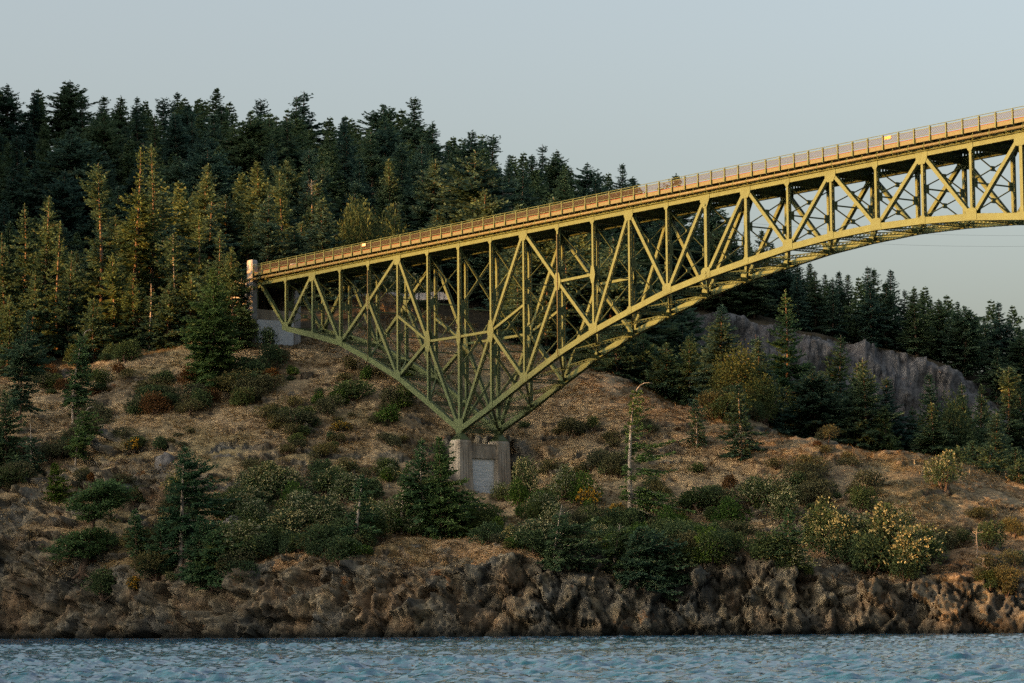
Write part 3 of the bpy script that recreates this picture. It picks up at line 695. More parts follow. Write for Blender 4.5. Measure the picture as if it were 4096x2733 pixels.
# ------------------------------------------------------------------ pier
pier = empty("concrete_pier", tuple(bw(0, 0, 0)), BROT); pier.location.z = 0
tag(pier, "twin-column weathered concrete bridge pier standing on the brushy slope", "pier")
ZP = 14.0
def column(wc):
    mb = MB(); hs, hw = 1.2, 1.1; bt = 0.030
    def ring(z, e): 
        k = (26.85 - z) * bt + e
        return [(-hs - k + .16, wc - hw - k), (hs + k - .16, wc - hw - k), (hs + k, wc - hw - k + .16), (hs + k, wc + hw + k - .16), (hs + k - .16, wc + hw + k), (-hs - k + .16, wc + hw + k), (-hs - k, wc + hw + k - .16), (-hs - k, wc - hw - k + .16)]
    lv = [(ZP, 0), (26.0, 0), (26.55, 0.0), (26.85, -0.12)]
    n0 = len(mb.v)
    for z, e in lv: mb.v += [(x, y, z) for x, y in ring(z, e)]
    for q in range(len(lv) - 1):
        for j in range(8):
            j2 = (j + 1) % 8; mb.f.append((n0 + q*8 + j, n0 + q*8 + j2, n0 + (q+1)*8 + j2, n0 + (q+1)*8 + j))
    mb.f.append(tuple(n0 + (len(lv)-1)*8 + j for j in range(8)))
    col = mb.build("column", M_conc, pier)
    # grooved pilaster strips on the channel face and the outer face
    g = MB()
    for dw in (-0.42, 0.0, 0.42):
        for z0, z1 in ((17.0 if dw == 0 else 21.0, 25.6),):
            for q in range(2):
                pass
            k0, k1 = (26.85 - z0) * bt, (26.85 - z1) * bt
            g.quadbox([(hs + k0 - .1, wc + dw - .03, z0), (hs + k0 + .004, wc + dw - .03, z0), (hs + k0 + .004, wc + dw + .03, z0), (hs + k0 - .1, wc + dw + .03, z0), (hs + k1 - .1, wc + dw - .03, z1), (hs + k1 + .004, wc + dw - .03, z1), (hs + k1 + .004, wc + dw + .03, z1), (hs + k1 - .1, wc + dw + .03, z1)])
            if wc == 0:
                g.quadbox([(dw - .03, wc - hw - k0 - .004, z0), (dw + .03, wc - hw - k0 - .004, z0), (dw + .03, wc - hw - k0 + .1, z0), (dw - .03, wc - hw - k0 + .1, z0), (dw - .03, wc - hw - k1 - .004, z1), (dw + .03, wc - hw - k1 - .004, z1), (dw + .03, wc - hw - k1 + .1, z1), (dw - .03, wc - hw - k1 + .1, z1)])
    g.build("groove", M_groove, col)
    return col
M_groove = noise_mat("stained_joint", [(0.3, (0.045, 0.04, 0.034)), (0.7, (0.09, 0.08, 0.065))], 2, 5, 0.95, 0.1)
column(0.0); column(TW)
mb = MB(); mb.box(-0.9, 0.95, 1.15, TW - 1.15, 24.35, 26.2); mb.box(-0.98, 1.03, 1.15, TW - 1.15, 26.2, 26.36); mb.build("cap_beam", M_conc, pier)
mb = MB(); mb.box(-0.6, 0.55, 1.2, TW - 1.2, ZP, 24.35); mb.box(0.55, 0.6, 1.2, TW - 1.2, 20.55, 20.75); mb.build("web_wall", M_conc_light, pier)
k = (26.85 - 18.9) * 0.03
for wc in (0.0, TW):
    mb = MB(); zz0, zz1 = 15.0, 19.3; k0, k1 = (26.85 - zz0) * .03, (26.85 - zz1) * .03
    mb.quadbox([(1.2 + k0 - .2, wc - 0.98 - k0, zz0), (1.2 + k0 + .01, wc - 0.98 - k0, zz0), (1.2 + k0 + .01, wc + 0.98 + k0, zz0), (1.2 + k0 - .2, wc + 0.98 + k0, zz0), (1.2 + k1 - .2, wc - 0.98 - k1, zz1), (1.2 + k1 + .01, wc - 0.98 - k1, zz1), (1.2 + k1 + .01, wc + 0.98 + k1, zz1), (1.2 + k1 - .2, wc + 0.98 + k1, zz1)])
    mb.build("cover_paint", M_white, pier)

# ------------------------------------------------------------------ abutment
abut = empty("bridge_abutment", tuple(bw(S(-7) - 0.8, 0, 0)), BROT); abut.location.z = 0
tag(abut, "concrete abutment with tall end pylons and pale painted base wall", "abutment")
def pylon(w0, w1):
    mb = MB(); x0, x1, c = -1.6, 0.0, 0.16
    pts = [(x0 + c, w0), (x1 - c, w0), (x1, w0 + c), (x1, w1 - c), (x1 - c, w1), (x0 + c, w1), (x0, w1 - c), (x0, w0 + c)]
    n0 = 0
    for z, e in ((43.5, 0.0), (57.55, 0.0), (57.8, -0.12)):
        cxm, cym = (x0 + x1) / 2, (w0 + w1) / 2
        mb.v += [(x + (cxm - x) * (-e), y + (cym - y) * (-e), z) for x, y in pts]
    for q in range(2):
        for j in range(8):
            j2 = (j + 1) % 8; mb.f.append((q*8 + j, q*8 + j2, (q+1)*8 + j2, (q+1)*8 + j))
    mb.f.append(tuple(16 + j for j in range(8))); mb.build("pylon", M_conc_grey, abut)
pylon(-1.15, -0.05); pylon(TW + 0.1, TW + 1.3)
mb = MB(); mb.box(-1.2, -0.25, -0.05, TW + 0.1, 43.5, 50.2); mb.build("front_wall", M_conc, abut)
mb = MB(); mb.box(-0.25, -0.22, -0.04, TW + 0.09, 43.8, 48.6); mb.build("cover_paint", M_white, abut)
mb = MB(); mb.box(-9.5, -8.9, 0.0, TW + 1.0, 43.5, 55.2); mb.build("back_wall", M_conc, abut)
for w in (0.2, TW + 0.5):
    mb = MB(); mb.box(-8.9, -1.6, w, w + 0.35, 43.5, 55.2); mb.build("wing_wall", M_conc, abut)
mb = MB(); mb.box(-9.5, -0.02, 0.2, TW + 1.0, 55.22, 55.5); mb.build("approach_slab", M_conc, abut)
mb = MB(); mb.box(-3.0, -1.62, -2.0, -0.72, 44.0, 50.4); mb.build("side_block", M_conc, abut)
for w in (0.0, TW):
    mb = MB(); mb.box(-0.65, -0.35, w - 0.2 if w else 0.05, w + 0.25, 50.2, 53.6); mb.build("anchor_post", M_steel, abut)

# ------------------------------------------------------------------ vegetation materials
def leaf_mat(name, dark, light, warm, transl=0.38):
    m, n, l, b = new_mat(name, 0.75, 0.12)
    a = N(n, "ShaderNodeAttribute", attribute_name="tint"); oi = N(n, "ShaderNodeObjectInfo")
    sp = N(n, "ShaderNodeSeparateColor"); l.new(a.outputs["Color"], sp.inputs[0])
    r = ramp(n, [(0.0, dark), (0.7, light), (1.0, warm)]); l.new(sp.outputs[0], r.inputs[0])
    r2 = ramp(n, [(0.0, (0.72, 0.80, 0.85)), (0.5, (1.0, 1.0, 0.95)), (1.0, (1.3, 1.12, 0.75))]); l.new(oi.outputs["Random"], r2.inputs[0])
    c = mixc(n, l, 1.0, r.outputs[0], r2.outputs[0], 'MULTIPLY'); l.new(c, b.inputs["Base Color"])
    tr = N(n, "ShaderNodeBsdfTranslucent"); l.new(c, tr.inputs[0]); mx = N(n, "ShaderNodeMixShader"); mx.inputs[0].default_value = transl
    out = n["Material Output"]; l.new(b.outputs[0], mx.inputs[1]); l.new(tr.outputs[0], mx.inputs[2]); l.new(mx.outputs[0], out.inputs[0])
    return m
M_fir = leaf_mat("fir_needles", (0.040, 0.086, 0.054), (0.108, 0.168, 0.088), (0.19, 0.19, 0.085))
M_fir2 = leaf_mat("spruce_needles", (0.042, 0.094, 0.050), (0.105, 0.185, 0.080), (0.175, 0.205, 0.08))
M_hill = leaf_mat("hazed_fir_needles", (0.052, 0.108, 0.082), (0.125, 0.195, 0.130), (0.18, 0.205, 0.115))  # needles lightened and blued: haze and shade tint put into the colour
M_broad = leaf_mat("broad_leaves", (0.035, 0.062, 0.028), (0.09, 0.12, 0.052), (0.15, 0.125, 0.06))
M_shrub = leaf_mat("shrub_leaves", (0.038, 0.066, 0.032), (0.095, 0.135, 0.056), (0.16, 0.16, 0.065))
M_olive = leaf_mat("olive_shrub_twigs", (0.054, 0.060, 0.034), (0.12, 0.12, 0.06), (0.19, 0.165, 0.085))
M_bright = leaf_mat("fresh_green_leaves", (0.030, 0.065, 0.015), (0.085, 0.15, 0.03), (0.15, 0.19, 0.05))
M_flower = leaf_mat("cream_flowers", (0.20, 0.185, 0.09), (0.33, 0.31, 0.17), (0.46, 0.43, 0.28), 0.1)
M_yellow = leaf_mat("yellow_flowers", (0.30, 0.17, 0.02), (0.48, 0.28, 0.03), (0.55, 0.36, 0.05), 0.1)
M_rusty = leaf_mat("rusty_shrub_twigs", (0.07, 0.035, 0.014), (0.15, 0.075, 0.028), (0.22, 0.12, 0.045))
M_bark = noise_mat("conifer_bark", [(0.3, (0.07, 0.048, 0.034)), (0.55, (0.17, 0.115, 0.08)), (0.75, (0.27, 0.20, 0.15))], 2.5, 6, 0.95, 0.1, 0.4, 8, 0.05, (1, 1, 0.3))
M_bare = noise_mat("bleached_wood", [(0.3, (0.20, 0.165, 0.13)), (0.7, (0.42, 0.36, 0.29))], 2.0, 6, 0.9, 0.15, 0.2, 8, 0.03, (1, 1, 0.25))
def grass_mat():
    m, n, l, b = new_mat("dry_grass_blades", 0.9, 0.1)
    a = N(n, "ShaderNodeAttribute", attribute_name="tint"); sp = N(n, "ShaderNodeSeparateColor"); l.new(a.outputs["Color"], sp.inputs[0])
    r = ramp(n, [(0.0, (0.12, 0.078, 0.042)), (0.3, (0.26, 0.178, 0.092)), (0.6, (0.47, 0.36, 0.20)), (1.0, (0.70, 0.59, 0.39))]); l.new(sp.outputs[0], r.inputs[0]); l.new(r.outputs[0], b.inputs["Base Color"])
    return m
M_grass = grass_mat()

# ------------------------------------------------------------------ plant builders
class Leaves:
    def __init__(s): s.v = []; s.t = []
    def add(s, c, d, side, L, W, tint):
        """kite-shaped leaf sprays; arrays (n,3),(n,3),(n,3),(n,),(n,),(n,)"""
        L = L[:, None]; W = W[:, None]
        q = np.stack([c, c + d * L * 0.45 + side * W * 0.5, c + d * L, c + d * L * 0.45 - side * W * 0.5], 1)
        s.v.append(q.reshape(-1, 3)); s.t.append(np.repeat(tint, 4))
    def mesh(s, name, mat):
        V = np.concatenate(s.v); t = np.clip(np.concatenate(s.t), 0, 1)
        F = np.arange(len(V)).reshape(-1, 4)
        return np_mesh(name, V, F, mat, False, {"tint": np.stack([t, t, t, np.ones_like(t)], -1)})
def unit(v): return v / (np.linalg.norm(v, axis=-1, keepdims=True) + 1e-9)

def conifer(seed, H, R, cb=0.12, dens=1.0, prof='cone', bare_top=0.0, wind=0.0, sparse=0.0, hook=0.0, leaf=1.0, barkmat=None, leafmat=None, bare_low=False, lean=0.0, fat=1.0, gap=0.30):
    g = np.random.default_rng(seed)
    wood = MB(); lv = Leaves(); BP, BR = [], []
    ph = g.uniform(0, 6.28, 2); zs = np.linspace(-0.8, H, 11); zs[1] = 0.3
    def bend(z): return np.array([0.012 * H * math.sin(4.4 * z / H + ph[0]) + lean * H * (max(z, 0) / H) ** 1.4, 0.010 * H * math.sin(3.4 * z / H + ph[1]), 0.0])
    r0 = (0.0115 * H + 0.05) * fat
    path = [np.array([0, 0, z]) + bend(z) for z in zs]
    if hook:
        path = path[:-1]
        for a in np.linspace(0.1, 1, 6):
            th = a * math.pi * 0.62; path.append(np.array([hook * (1 - math.cos(th)), 0, H - hook + hook * math.sin(th)]) + bend(H))
    rad = [max(0.03, r0 * max(0.0, 1 - max(0, p[2]) / H) ** 0.8 + 0.02) for p in path]; rad[0] = r0 * 1.35
    if hook:
        for k in range(1, 7): rad[-k] = 0.03 + 0.008 * k
    wood.tube(path, rad, 7)
    lob = g.uniform(-1, 1, (4, 3))                       # a low-frequency outline so that the crown is uneven
    def uneven(z, az): return 1 + 0.22 * sum(math.sin(k + 1 + lob[k][0] * 6 + az * (k + 1) + z * 0.35 * (1 + k * .5)) * lob[k][1] for k in range(4))
    z = H * cb * g.uniform(0.8, 1.1)
    while z < H * (0.985 if not hook else 0.93):
        t = (z - H * cb) / (H * (1 - cb))
        if prof == 'cone': pr = (1 - t) ** 0.72 * min(1, 0.62 + t * 3.0)
        elif prof == 'round': pr = math.sqrt(max(0, 1 - (2 * t - 0.75) ** 2 / 1.6)) * min(1, 0.5 + 2.5 * t) * (1 - t ** 6)
        else: pr = (1 - t) ** 0.5 * (0.75 + 0.35 * math.sin(t * 9 + ph[0]))
        nb = max(3, int(round((4.8 if t < 0.85 else 4) * dens * g.uniform(0.8, 1.2)))); az0 = g.uniform(0, 6.28)
        dead = bool(bare_top) and t > 1 - bare_top
        for k in range(nb):
            if g.random() < sparse * (0.6 if t < 0.8 else 0.3): continue
            az = az0 + 6.283 * k / nb + g.normal(0, 0.3)
            L = max(0.3, R * pr * g.uniform(0.6, 1.15) * uneven(z, az) * (1 + wind * math.cos(az)))
            thin = bare_low and t < 0.45 and g.random() < 0.5
            up = 0.55 * t - 0.12 + g.normal(0, 0.09); droop = (0.30 - 0.2 * t) * g.uniform(0.5, 1.4)
            h = np.array([math.cos(az), math.sin(az), 0]); p0 = np.array([0, 0, z]) + bend(z); wx = max(0, wind) * 0.25 * L
            def pos_(f):
                f = np.asarray(f, float)[..., None]; q = p0 + f * L * h
                return q + f * 0 + np.concatenate([wx * f ** 2, 0 * f, L * (up * f - droop * f ** 2 + 0.14 * f ** 4)], -1)
            P3 = pos_([0.0, 0.5, 1.0]); rb = 0.012 + 0.010 * L
            BP.append(P3); BR.append((rb, rb * 0.7, rb * 0.2))
            if dead or thin:
                for q in range(2):
                    a = P3[1] + (P3[2] - P3[1]) * q * 0.5; e = a + unit(np.array([h[0] + g.normal(0, .5), h[1] + g.normal(0, .5), g.normal(-0.1, .25)])) * L * 0.25
                    BP.append(np.stack([a, (a + e) / 2, e])); BR.append((rb * 0.5, rb * 0.3, rb * 0.12))
                if dead or g.random() < 0.6: continue
            n1 = max(3, int(L / gap)); ff = np.linspace(0.08 if t > 0.5 else 0.16, 1.0, n1)
            F5 = np.tile(ff, 6); m = len(F5); c = pos_(F5); fw = pos_(np.minimum(F5 + 0.05, 1.05)) - c; fw /= np.linalg.norm(fw, axis=1, keepdims=True) + 1e-9
            sg = np.repeat([-1, -1, 1, 1, 0, 0.4], n1); q = np.repeat([0, 1, 0, 1, 0, 0.5], n1)
            tl = (0.30 + 0.42 * (1 - F5)) * min(1.6, L * 0.36 + 0.34)
            d = fw * (0.75 + 0.3 * q)[:, None] + np.array([-h[1], h[0], 0]) * (sg * g.uniform(0.7, 1.1, m))[:, None] + g.normal(0, 0.24, (m, 3)); d[:, 2] -= 0.08 * np.abs(sg); d = unit(d)
            nu = g.normal(0, 0.5, (m, 3)); nu[:, 2] += 1; side = unit(np.cross(d, nu))
            lv.add(c + d * (tl * 0.55 * q)[:, None] + g.normal(0, 0.06, (m, 3)), d, side, tl * g.uniform(0.75, 1.25, m) * leaf, (0.19 + 0.20 * tl) * leaf * g.uniform(0.8, 1.3, m), g.normal(0.42, 0.13) + g.normal(0, 0.16, m))
        z += g.uniform(0.32, 0.55) * (0.75 + 0.02 * H) / dens ** 0.5
    if not bare_top and not hook:                        # leader
        n1 = 12; zz = np.linspace(H * 0.93, H, n1); d = unit(np.stack([g.normal(0, .8, n1), g.normal(0, .8, n1), np.full(n1, 0.7)], -1))
        lv.add(np.stack([np.full(n1, bend(H)[0]), np.full(n1, bend(H)[1]), zz], -1), d, unit(np.cross(d, g.normal(0, 1, (n1, 3)))), np.full(n1, 0.45), np.full(n1, 0.2), g.normal(0.5, .15, n1))
    # limbs as three-sided tubes, all at once
    BP = np.array(BP); BR = np.array(BR); nB = len(BP); ax = unit(BP[:, 2] - BP[:, 0]); sa = unit(np.cross(ax, np.array([0.1, 0.2, 1.0]))); sb = np.cross(ax, sa)
    ang = np.array([0, 2.094, 4.189]); ring = sa[:, None] * np.cos(ang)[None, :, None] + sb[:, None] * np.sin(ang)[None, :, None]
    vb = BP[:, :, None] + ring[:, None] * BR[:, :, None, None]; n0 = len(wood.v); wood.v += [tuple(p) for p in vb.reshape(-1, 3)]
    qf = np.array([(r * 3 + j, r * 3 + (j + 1) % 3, r * 3 + 3 + (j + 1) % 3, r * 3 + 3 + j) for r in range(2) for j in range(3)])
    wood.f += [tuple(f) for f in (qf[None] + (np.arange(nB) * 9)[:, None, None] + n0).reshape(-1, 4).tolist()]
    return wood.mesh("trunk", barkmat or M_bark, True), lv.mesh("crown", leafmat or M_fir)

def blob_plant(seed, W, H, nl=6, count=900, leaf=0.24, mat=None, stems=True, upright=0.0, flowers=0, fmat=None, fsize=0.2, trunk_h=0.0, gap=0.25):
    """rounded leafy plant from several overlapping lobes; leaves sit in shells with gaps between"""
    g = np.random.default_rng(seed); lv = Leaves(); fl = Leaves(); wood = MB()
    lobes = []; nl = nl + 3
    for k in range(nl):
        a = g.uniform(0, 6.28); r = g.uniform(0.0, 0.62) * W / 2 if k else 0
        rr = W * g.uniform(0.13, 0.32); hz = trunk_h + (H - trunk_h) * g.uniform(0.28, 0.80) * (1 - 0.35 * r / (W / 2))
        lobes.append((np.array([math.cos(a) * r, math.sin(a) * r, hz]), np.array([rr, rr, min((H - trunk_h) * g.uniform(0.28, 0.42), hz * 0.95)])))
    for c, rr in lobes:
        if stems:
            b0 = np.array([c[0] * 0.12, c[1] * 0.12, -0.3]); wood.tube([b0, (b0 + c) / 2 + g.normal(0, 0.05 * W, 3) * [1, 1, 0.2], c + [0, 0, rr[2] * 0.3]], [0.03 + 0.018 * H, 0.02 + 0.010 * H, 0.012], 4, False)
        n1 = count // nl
        u = unit(g.normal(0, 1, (n1 * 2, 3))); u = u[u[:, 2] > -0.75][:n1]; n1 = len(u)
        clump = fbm(u[:, 0] * 2.2 + c[0], u[:, 1] * 2.2 + c[1], u[:, 2] * 2.2, o=2, seed=seed)
        keep = clump > -0.55 + gap * g.uniform(0, 1.2, n1) - 0.1; u = u[keep]; clump = clump[keep]; n1 = len(u)
        rad = g.uniform(0.66, 1.06, n1) + 0.42 * clump + np.where(g.random(n1) < 0.05, g.uniform(0.1, 0.35, n1), 0)
        p = c + u * rr * rad[:, None]; p[:, 2] = np.maximum(p[:, 2], 0.05)
        d = unit(u * 0.8 + g.normal(0, 0.6, (n1, 3)) + np.array([0, 0, upright])); side = unit(np.cross(d, g.normal(0, 1, (n1, 3))))
        lv.add(p, d, side, leaf * g.uniform(0.7, 1.4, n1), leaf * 0.55 * g.uniform(0.7, 1.3, n1), 0.42 + 0.12 * g.normal(0, 1) + g.normal(0, 0.18, n1))
        if flowers:
            n2 = flowers // nl; uf = unit(g.normal(0, 1, (n2 * 3, 3))); cl = fbm(uf[:, 0] * 3 + c[0] * 2, uf[:, 1] * 3, uf[:, 2] * 3, o=2, seed=seed + 5)
            uf = uf[(uf[:, 2] > -0.15) & (cl > 0.04)][:n2]; n2 = len(uf)
            pf = c + uf * rr * 1.06
            for q in range(3):
                d = unit(uf * 0.7 + g.normal(0, 0.5, (n2, 3))); side = unit(np.cross(d, g.normal(0, 1, (n2, 3))))
                fl.add(pf + g.normal(0, 0.05, (n2, 3)), d, side, fsize * g.uniform(0.6, 1.4, n2), fsize * 0.75 * g.uniform(0.7, 1.3, n2), g.normal(0.5, 0.2, n2))
    if trunk_h:
        wood.tube([(0, 0, -0.6), (0.05 * W, 0.02 * W, trunk_h * 0.5), (0, 0, H * 0.55)], [0.05 + 0.022 * H, 0.04 + 0.016 * H, 0.04], 6)
    return wood.mesh("stem", M_bark, True), lv.mesh("foliage", mat or M_shrub), (fl.mesh("flowers", fmat or M_flower) if flowers else None)

def twist_tree(seed):
    """old leaning shore fir: heavy crooked trunk, shelf-like tiers of foliage"""
    g = np.random.default_rng(seed); wood = MB(); lv = Leaves()
    path = [np.array(p, float) for p in ((0.2, 0, -0.8), (-0.1, 0, 0.5), (0.5, 0, 2.2), (0.9, 0.2, 4.2), (1.3, 0.1, 6.4), (1.5, 0, 8.2), (2.3, 0, 9.9), (3.1, 0, 11.2))]
    wood.tube(path, [0.85, 0.55, 0.46, 0.42, 0.36, 0.3, 0.2, 0.1], 9)
    for a in (0.6, 2.4, 4.0, 5.5): wood.tube([(0, 0, 0.25), (math.cos(a) * 0.9, math.sin(a) * 0.9, -0.25), (math.cos(a) * 1.9, math.sin(a) * 1.9, -0.7)], [0.3, 0.2, 0.06], 5)
    tiers = [(2.4, -3.6, 1.3, .5), (3.4, -4.6, 2.2, .8), (4.4, -3.4, 3.6, 1.0), (5.2, -2.2, 2.6, .8), (7.9, -1.0, 3.0, .5), (9.0, -2.4, 3.4, .9), (10.2, -2.2, 4.4, 1.0), (11.2, -1.2, 4.6, .8), (12.0, 0.3, 3.2, .5)]
    for z, x0, x1, th in tiers:
        base = np.array([np.interp(z, [p[2] for p in path], [p[0] for p in path]), 0, z - 0.5])
        for k in range(11):
            f = k / 10; end = np.array([x0 + (x1 - x0) * f + base[0] * 0.5, g.normal(0, 1.6), z + g.normal(0, 0.25) + 0.3 * math.sin(f * 3.1)])
            wood.tube([base, (base + end) / 2 + [0, 0, 0.25], end], [0.09, 0.05, 0.02], 4, False)
            n1 = int(150 * th); c = end + g.normal(0, 1, (n1, 3)) * [0.65, 0.7, 0.22]
            d = unit(g.normal(0, 1, (n1, 3)) * [1, 1, 0.35] + (end - base) * 0.15); side = unit(np.cross(d, np.array([0, 0, 1.0]) + g.normal(0, 0.4, (n1, 3))))
            lv.add(c, d, side, g.uniform(0.35, 0.7, n1), g.uniform(0.18, 0.32, n1), g.normal(0.42, 0.2, n1))
    return wood.mesh("trunk", M_bark, True), lv.mesh("crown", M_fir2)

def bare_tree(seed, H):
    g = np.random.default_rng(seed); wood = MB()
    wood.tube([(0, 0, -0.6), (0.03 * H, 0, H * 0.4), (0.0, 0, H * 0.75), (0.04 * H, 0, H)], [0.02 * H, 0.016 * H, 0.011 * H, 0.02], 6)
    tw = MB()
    for k in range(int(H * 3.5)):
        z = H * g.uniform(0.3, 0.97); a = g.uniform(0, 6.28); L = (H - z) * 0.45 + H * 0.12 * g.uniform(0.4, 1.3)
        p = np.array([0.02 * H, 0, z]); h = np.array([math.cos(a), math.sin(a), 0.35 + g.normal(0, .25)]); e = p + h * L * 0.6; e2 = e + (h + [g.normal(0, .4), 0, 0.1]) * L * 0.4
        tw.tube([p, e, e2], [0.035, 0.022, 0.008], 3, False)
        for q in range(3):
            s = p + (e2 - p) * g.uniform(0.35, 0.9); tw.tube([s, s + unit(h + g.normal(0, .7, 3)) * L * 0.3], [0.016, 0.006], 3, False)
    return wood.mesh("trunk", M_bare, True), tw.mesh("twigs", M_bare)

def plant(name, parts, loc, scale=1.0, rz=0.0, label=None, cat="tree", group=None, sz=None):
    """parts: [(part name, mesh)] -> a thing at its base with its parts"""
    e = empty(name, tuple(loc), rz); e.scale = (scale, scale, sz or scale)
    for pn_, me_ in parts:
        if me_ is not None and len(me_.vertices): link(pn_, me_, e)
    tag(e, label, cat, group); return e

# ------------------------------------------------------------------ single trees the photograph shows
def tree_at(name, base, top_z, mesh_h, parts, label, group=None, rz=0.0, wide=None, cat="tree"):
    s = (top_z - base[2]) / mesh_h
    return plant(name, parts, (base[0], base[1], base[2] - 0.25), (wide or s), rz, label, cat, group, sz=s)
def single(px, base, ty, label, name="conifer_tree", R=None, rz=0.0, seed=None, tx=None, **kw):
    """base: a ground row of the photograph, or ('D', distance) where undergrowth hides the foot"""
    p = gD(px, base[1]) if isinstance(base, tuple) else gpt(px, base)
    tz = zpy(px, ty, p[1]); H = tz - p[2]
    if H < 5: print('low tree', px, round(H, 1), label)
    H = max(H, 3.5)
    lean = 0.0 if tx is None else (tx - px) * p[1] / FPX / H
    tr, cr = conifer(seed or int(px * 7 + ty), H, R or H * 0.22, lean=lean, **kw)
    return plant(name, [("trunk", tr), ("crown", cr)], (p[0], p[1], p[2] - 0.2), 1.0, rz, label, "tree")

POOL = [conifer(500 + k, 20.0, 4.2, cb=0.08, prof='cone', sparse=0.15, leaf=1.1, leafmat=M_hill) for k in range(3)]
# shore and slope, left
p = gpt(330, 2303); tw = twist_tree(5)
plant("conifer_tree", [("trunk", tw[0]), ("crown", tw[1])], p, 0.96, 0.0, "gnarled old fir with crooked thick trunk and shelf-like tiers at the cliff edge", "tree")
single(716, 2272, 1780, "tall fir with pale bare lower trunk above the left cliff", R=5.8, cb=0.10, sparse=0.5, wind=0.35, prof='cone', fat=1.5, tx=744, leafmat=M_fir2, barkmat=M_bare, dens=1.15)
single(541, 2275, 2035, "small slim fir between the gnarled fir and the tall pale-trunked fir", R=2.4, cb=0.32, sparse=0.2, leafmat=M_fir2)
single(640, 2300, 2085, "short bushy fir left of the tall pale-trunked fir", R=3.0, cb=0.12, leafmat=M_fir2)
single(850, 2350, 2120, "dark fir spreading over the cliff edge right of the tall pale-trunked fir", R=4.6, cb=0.03, wind=0.3, leafmat=M_fir2)
single(800, 2330, 2060, "spreading low fir right of the tall pale-trunked fir", R=4.4, cb=0.05, wind=0.4, leafmat=M_fir2)
single(298, 1885, 1623, "wind-bent fir with bare lower trunk on the left slope", R=2.9, cb=0.30, sparse=0.4, wind=0.3, tx=342, hook=0.8, barkmat=M_bare, leafmat=M_fir2)
single(290, 1690, 1315, "slender ragged fir with curved tip on the left slope", R=2.9, cb=0.18, sparse=0.35, wind=0.25, tx=328, hook=0.9, barkmat=M_bare, leafmat=M_fir2)
single(330, 1672, 1400, "thin fir standing right beside the slender ragged fir", R=2.2, cb=0.2, sparse=0.3, leafmat=M_fir2)
single(82, 1705, 1240, "broad dark fir with leaning trunk at the left edge", R=5.2, cb=0.22, sparse=0.2, prof='open', tx=108)
single(122, 1905, 1690, "small fir with dead crooked top near the left edge", R=2.2, cb=0.02, sparse=0.2, bare_top=0.3, barkmat=M_bare)
single(20, 1870, 1560, "dark fir cut by the left edge above the cliff", R=3.6, cb=0.05)
single(215, 2010, 1850, "low windswept fir on the left rocky slope", R=2.6, cb=0.1, wind=0.5, leafmat=M_bright)
single(850, 1560, 1068, "large full fir with drooping boughs left of the abutment", R=5.6, cb=0.03, dens=1.25, sparse=0.08, leafmat=M_fir2)
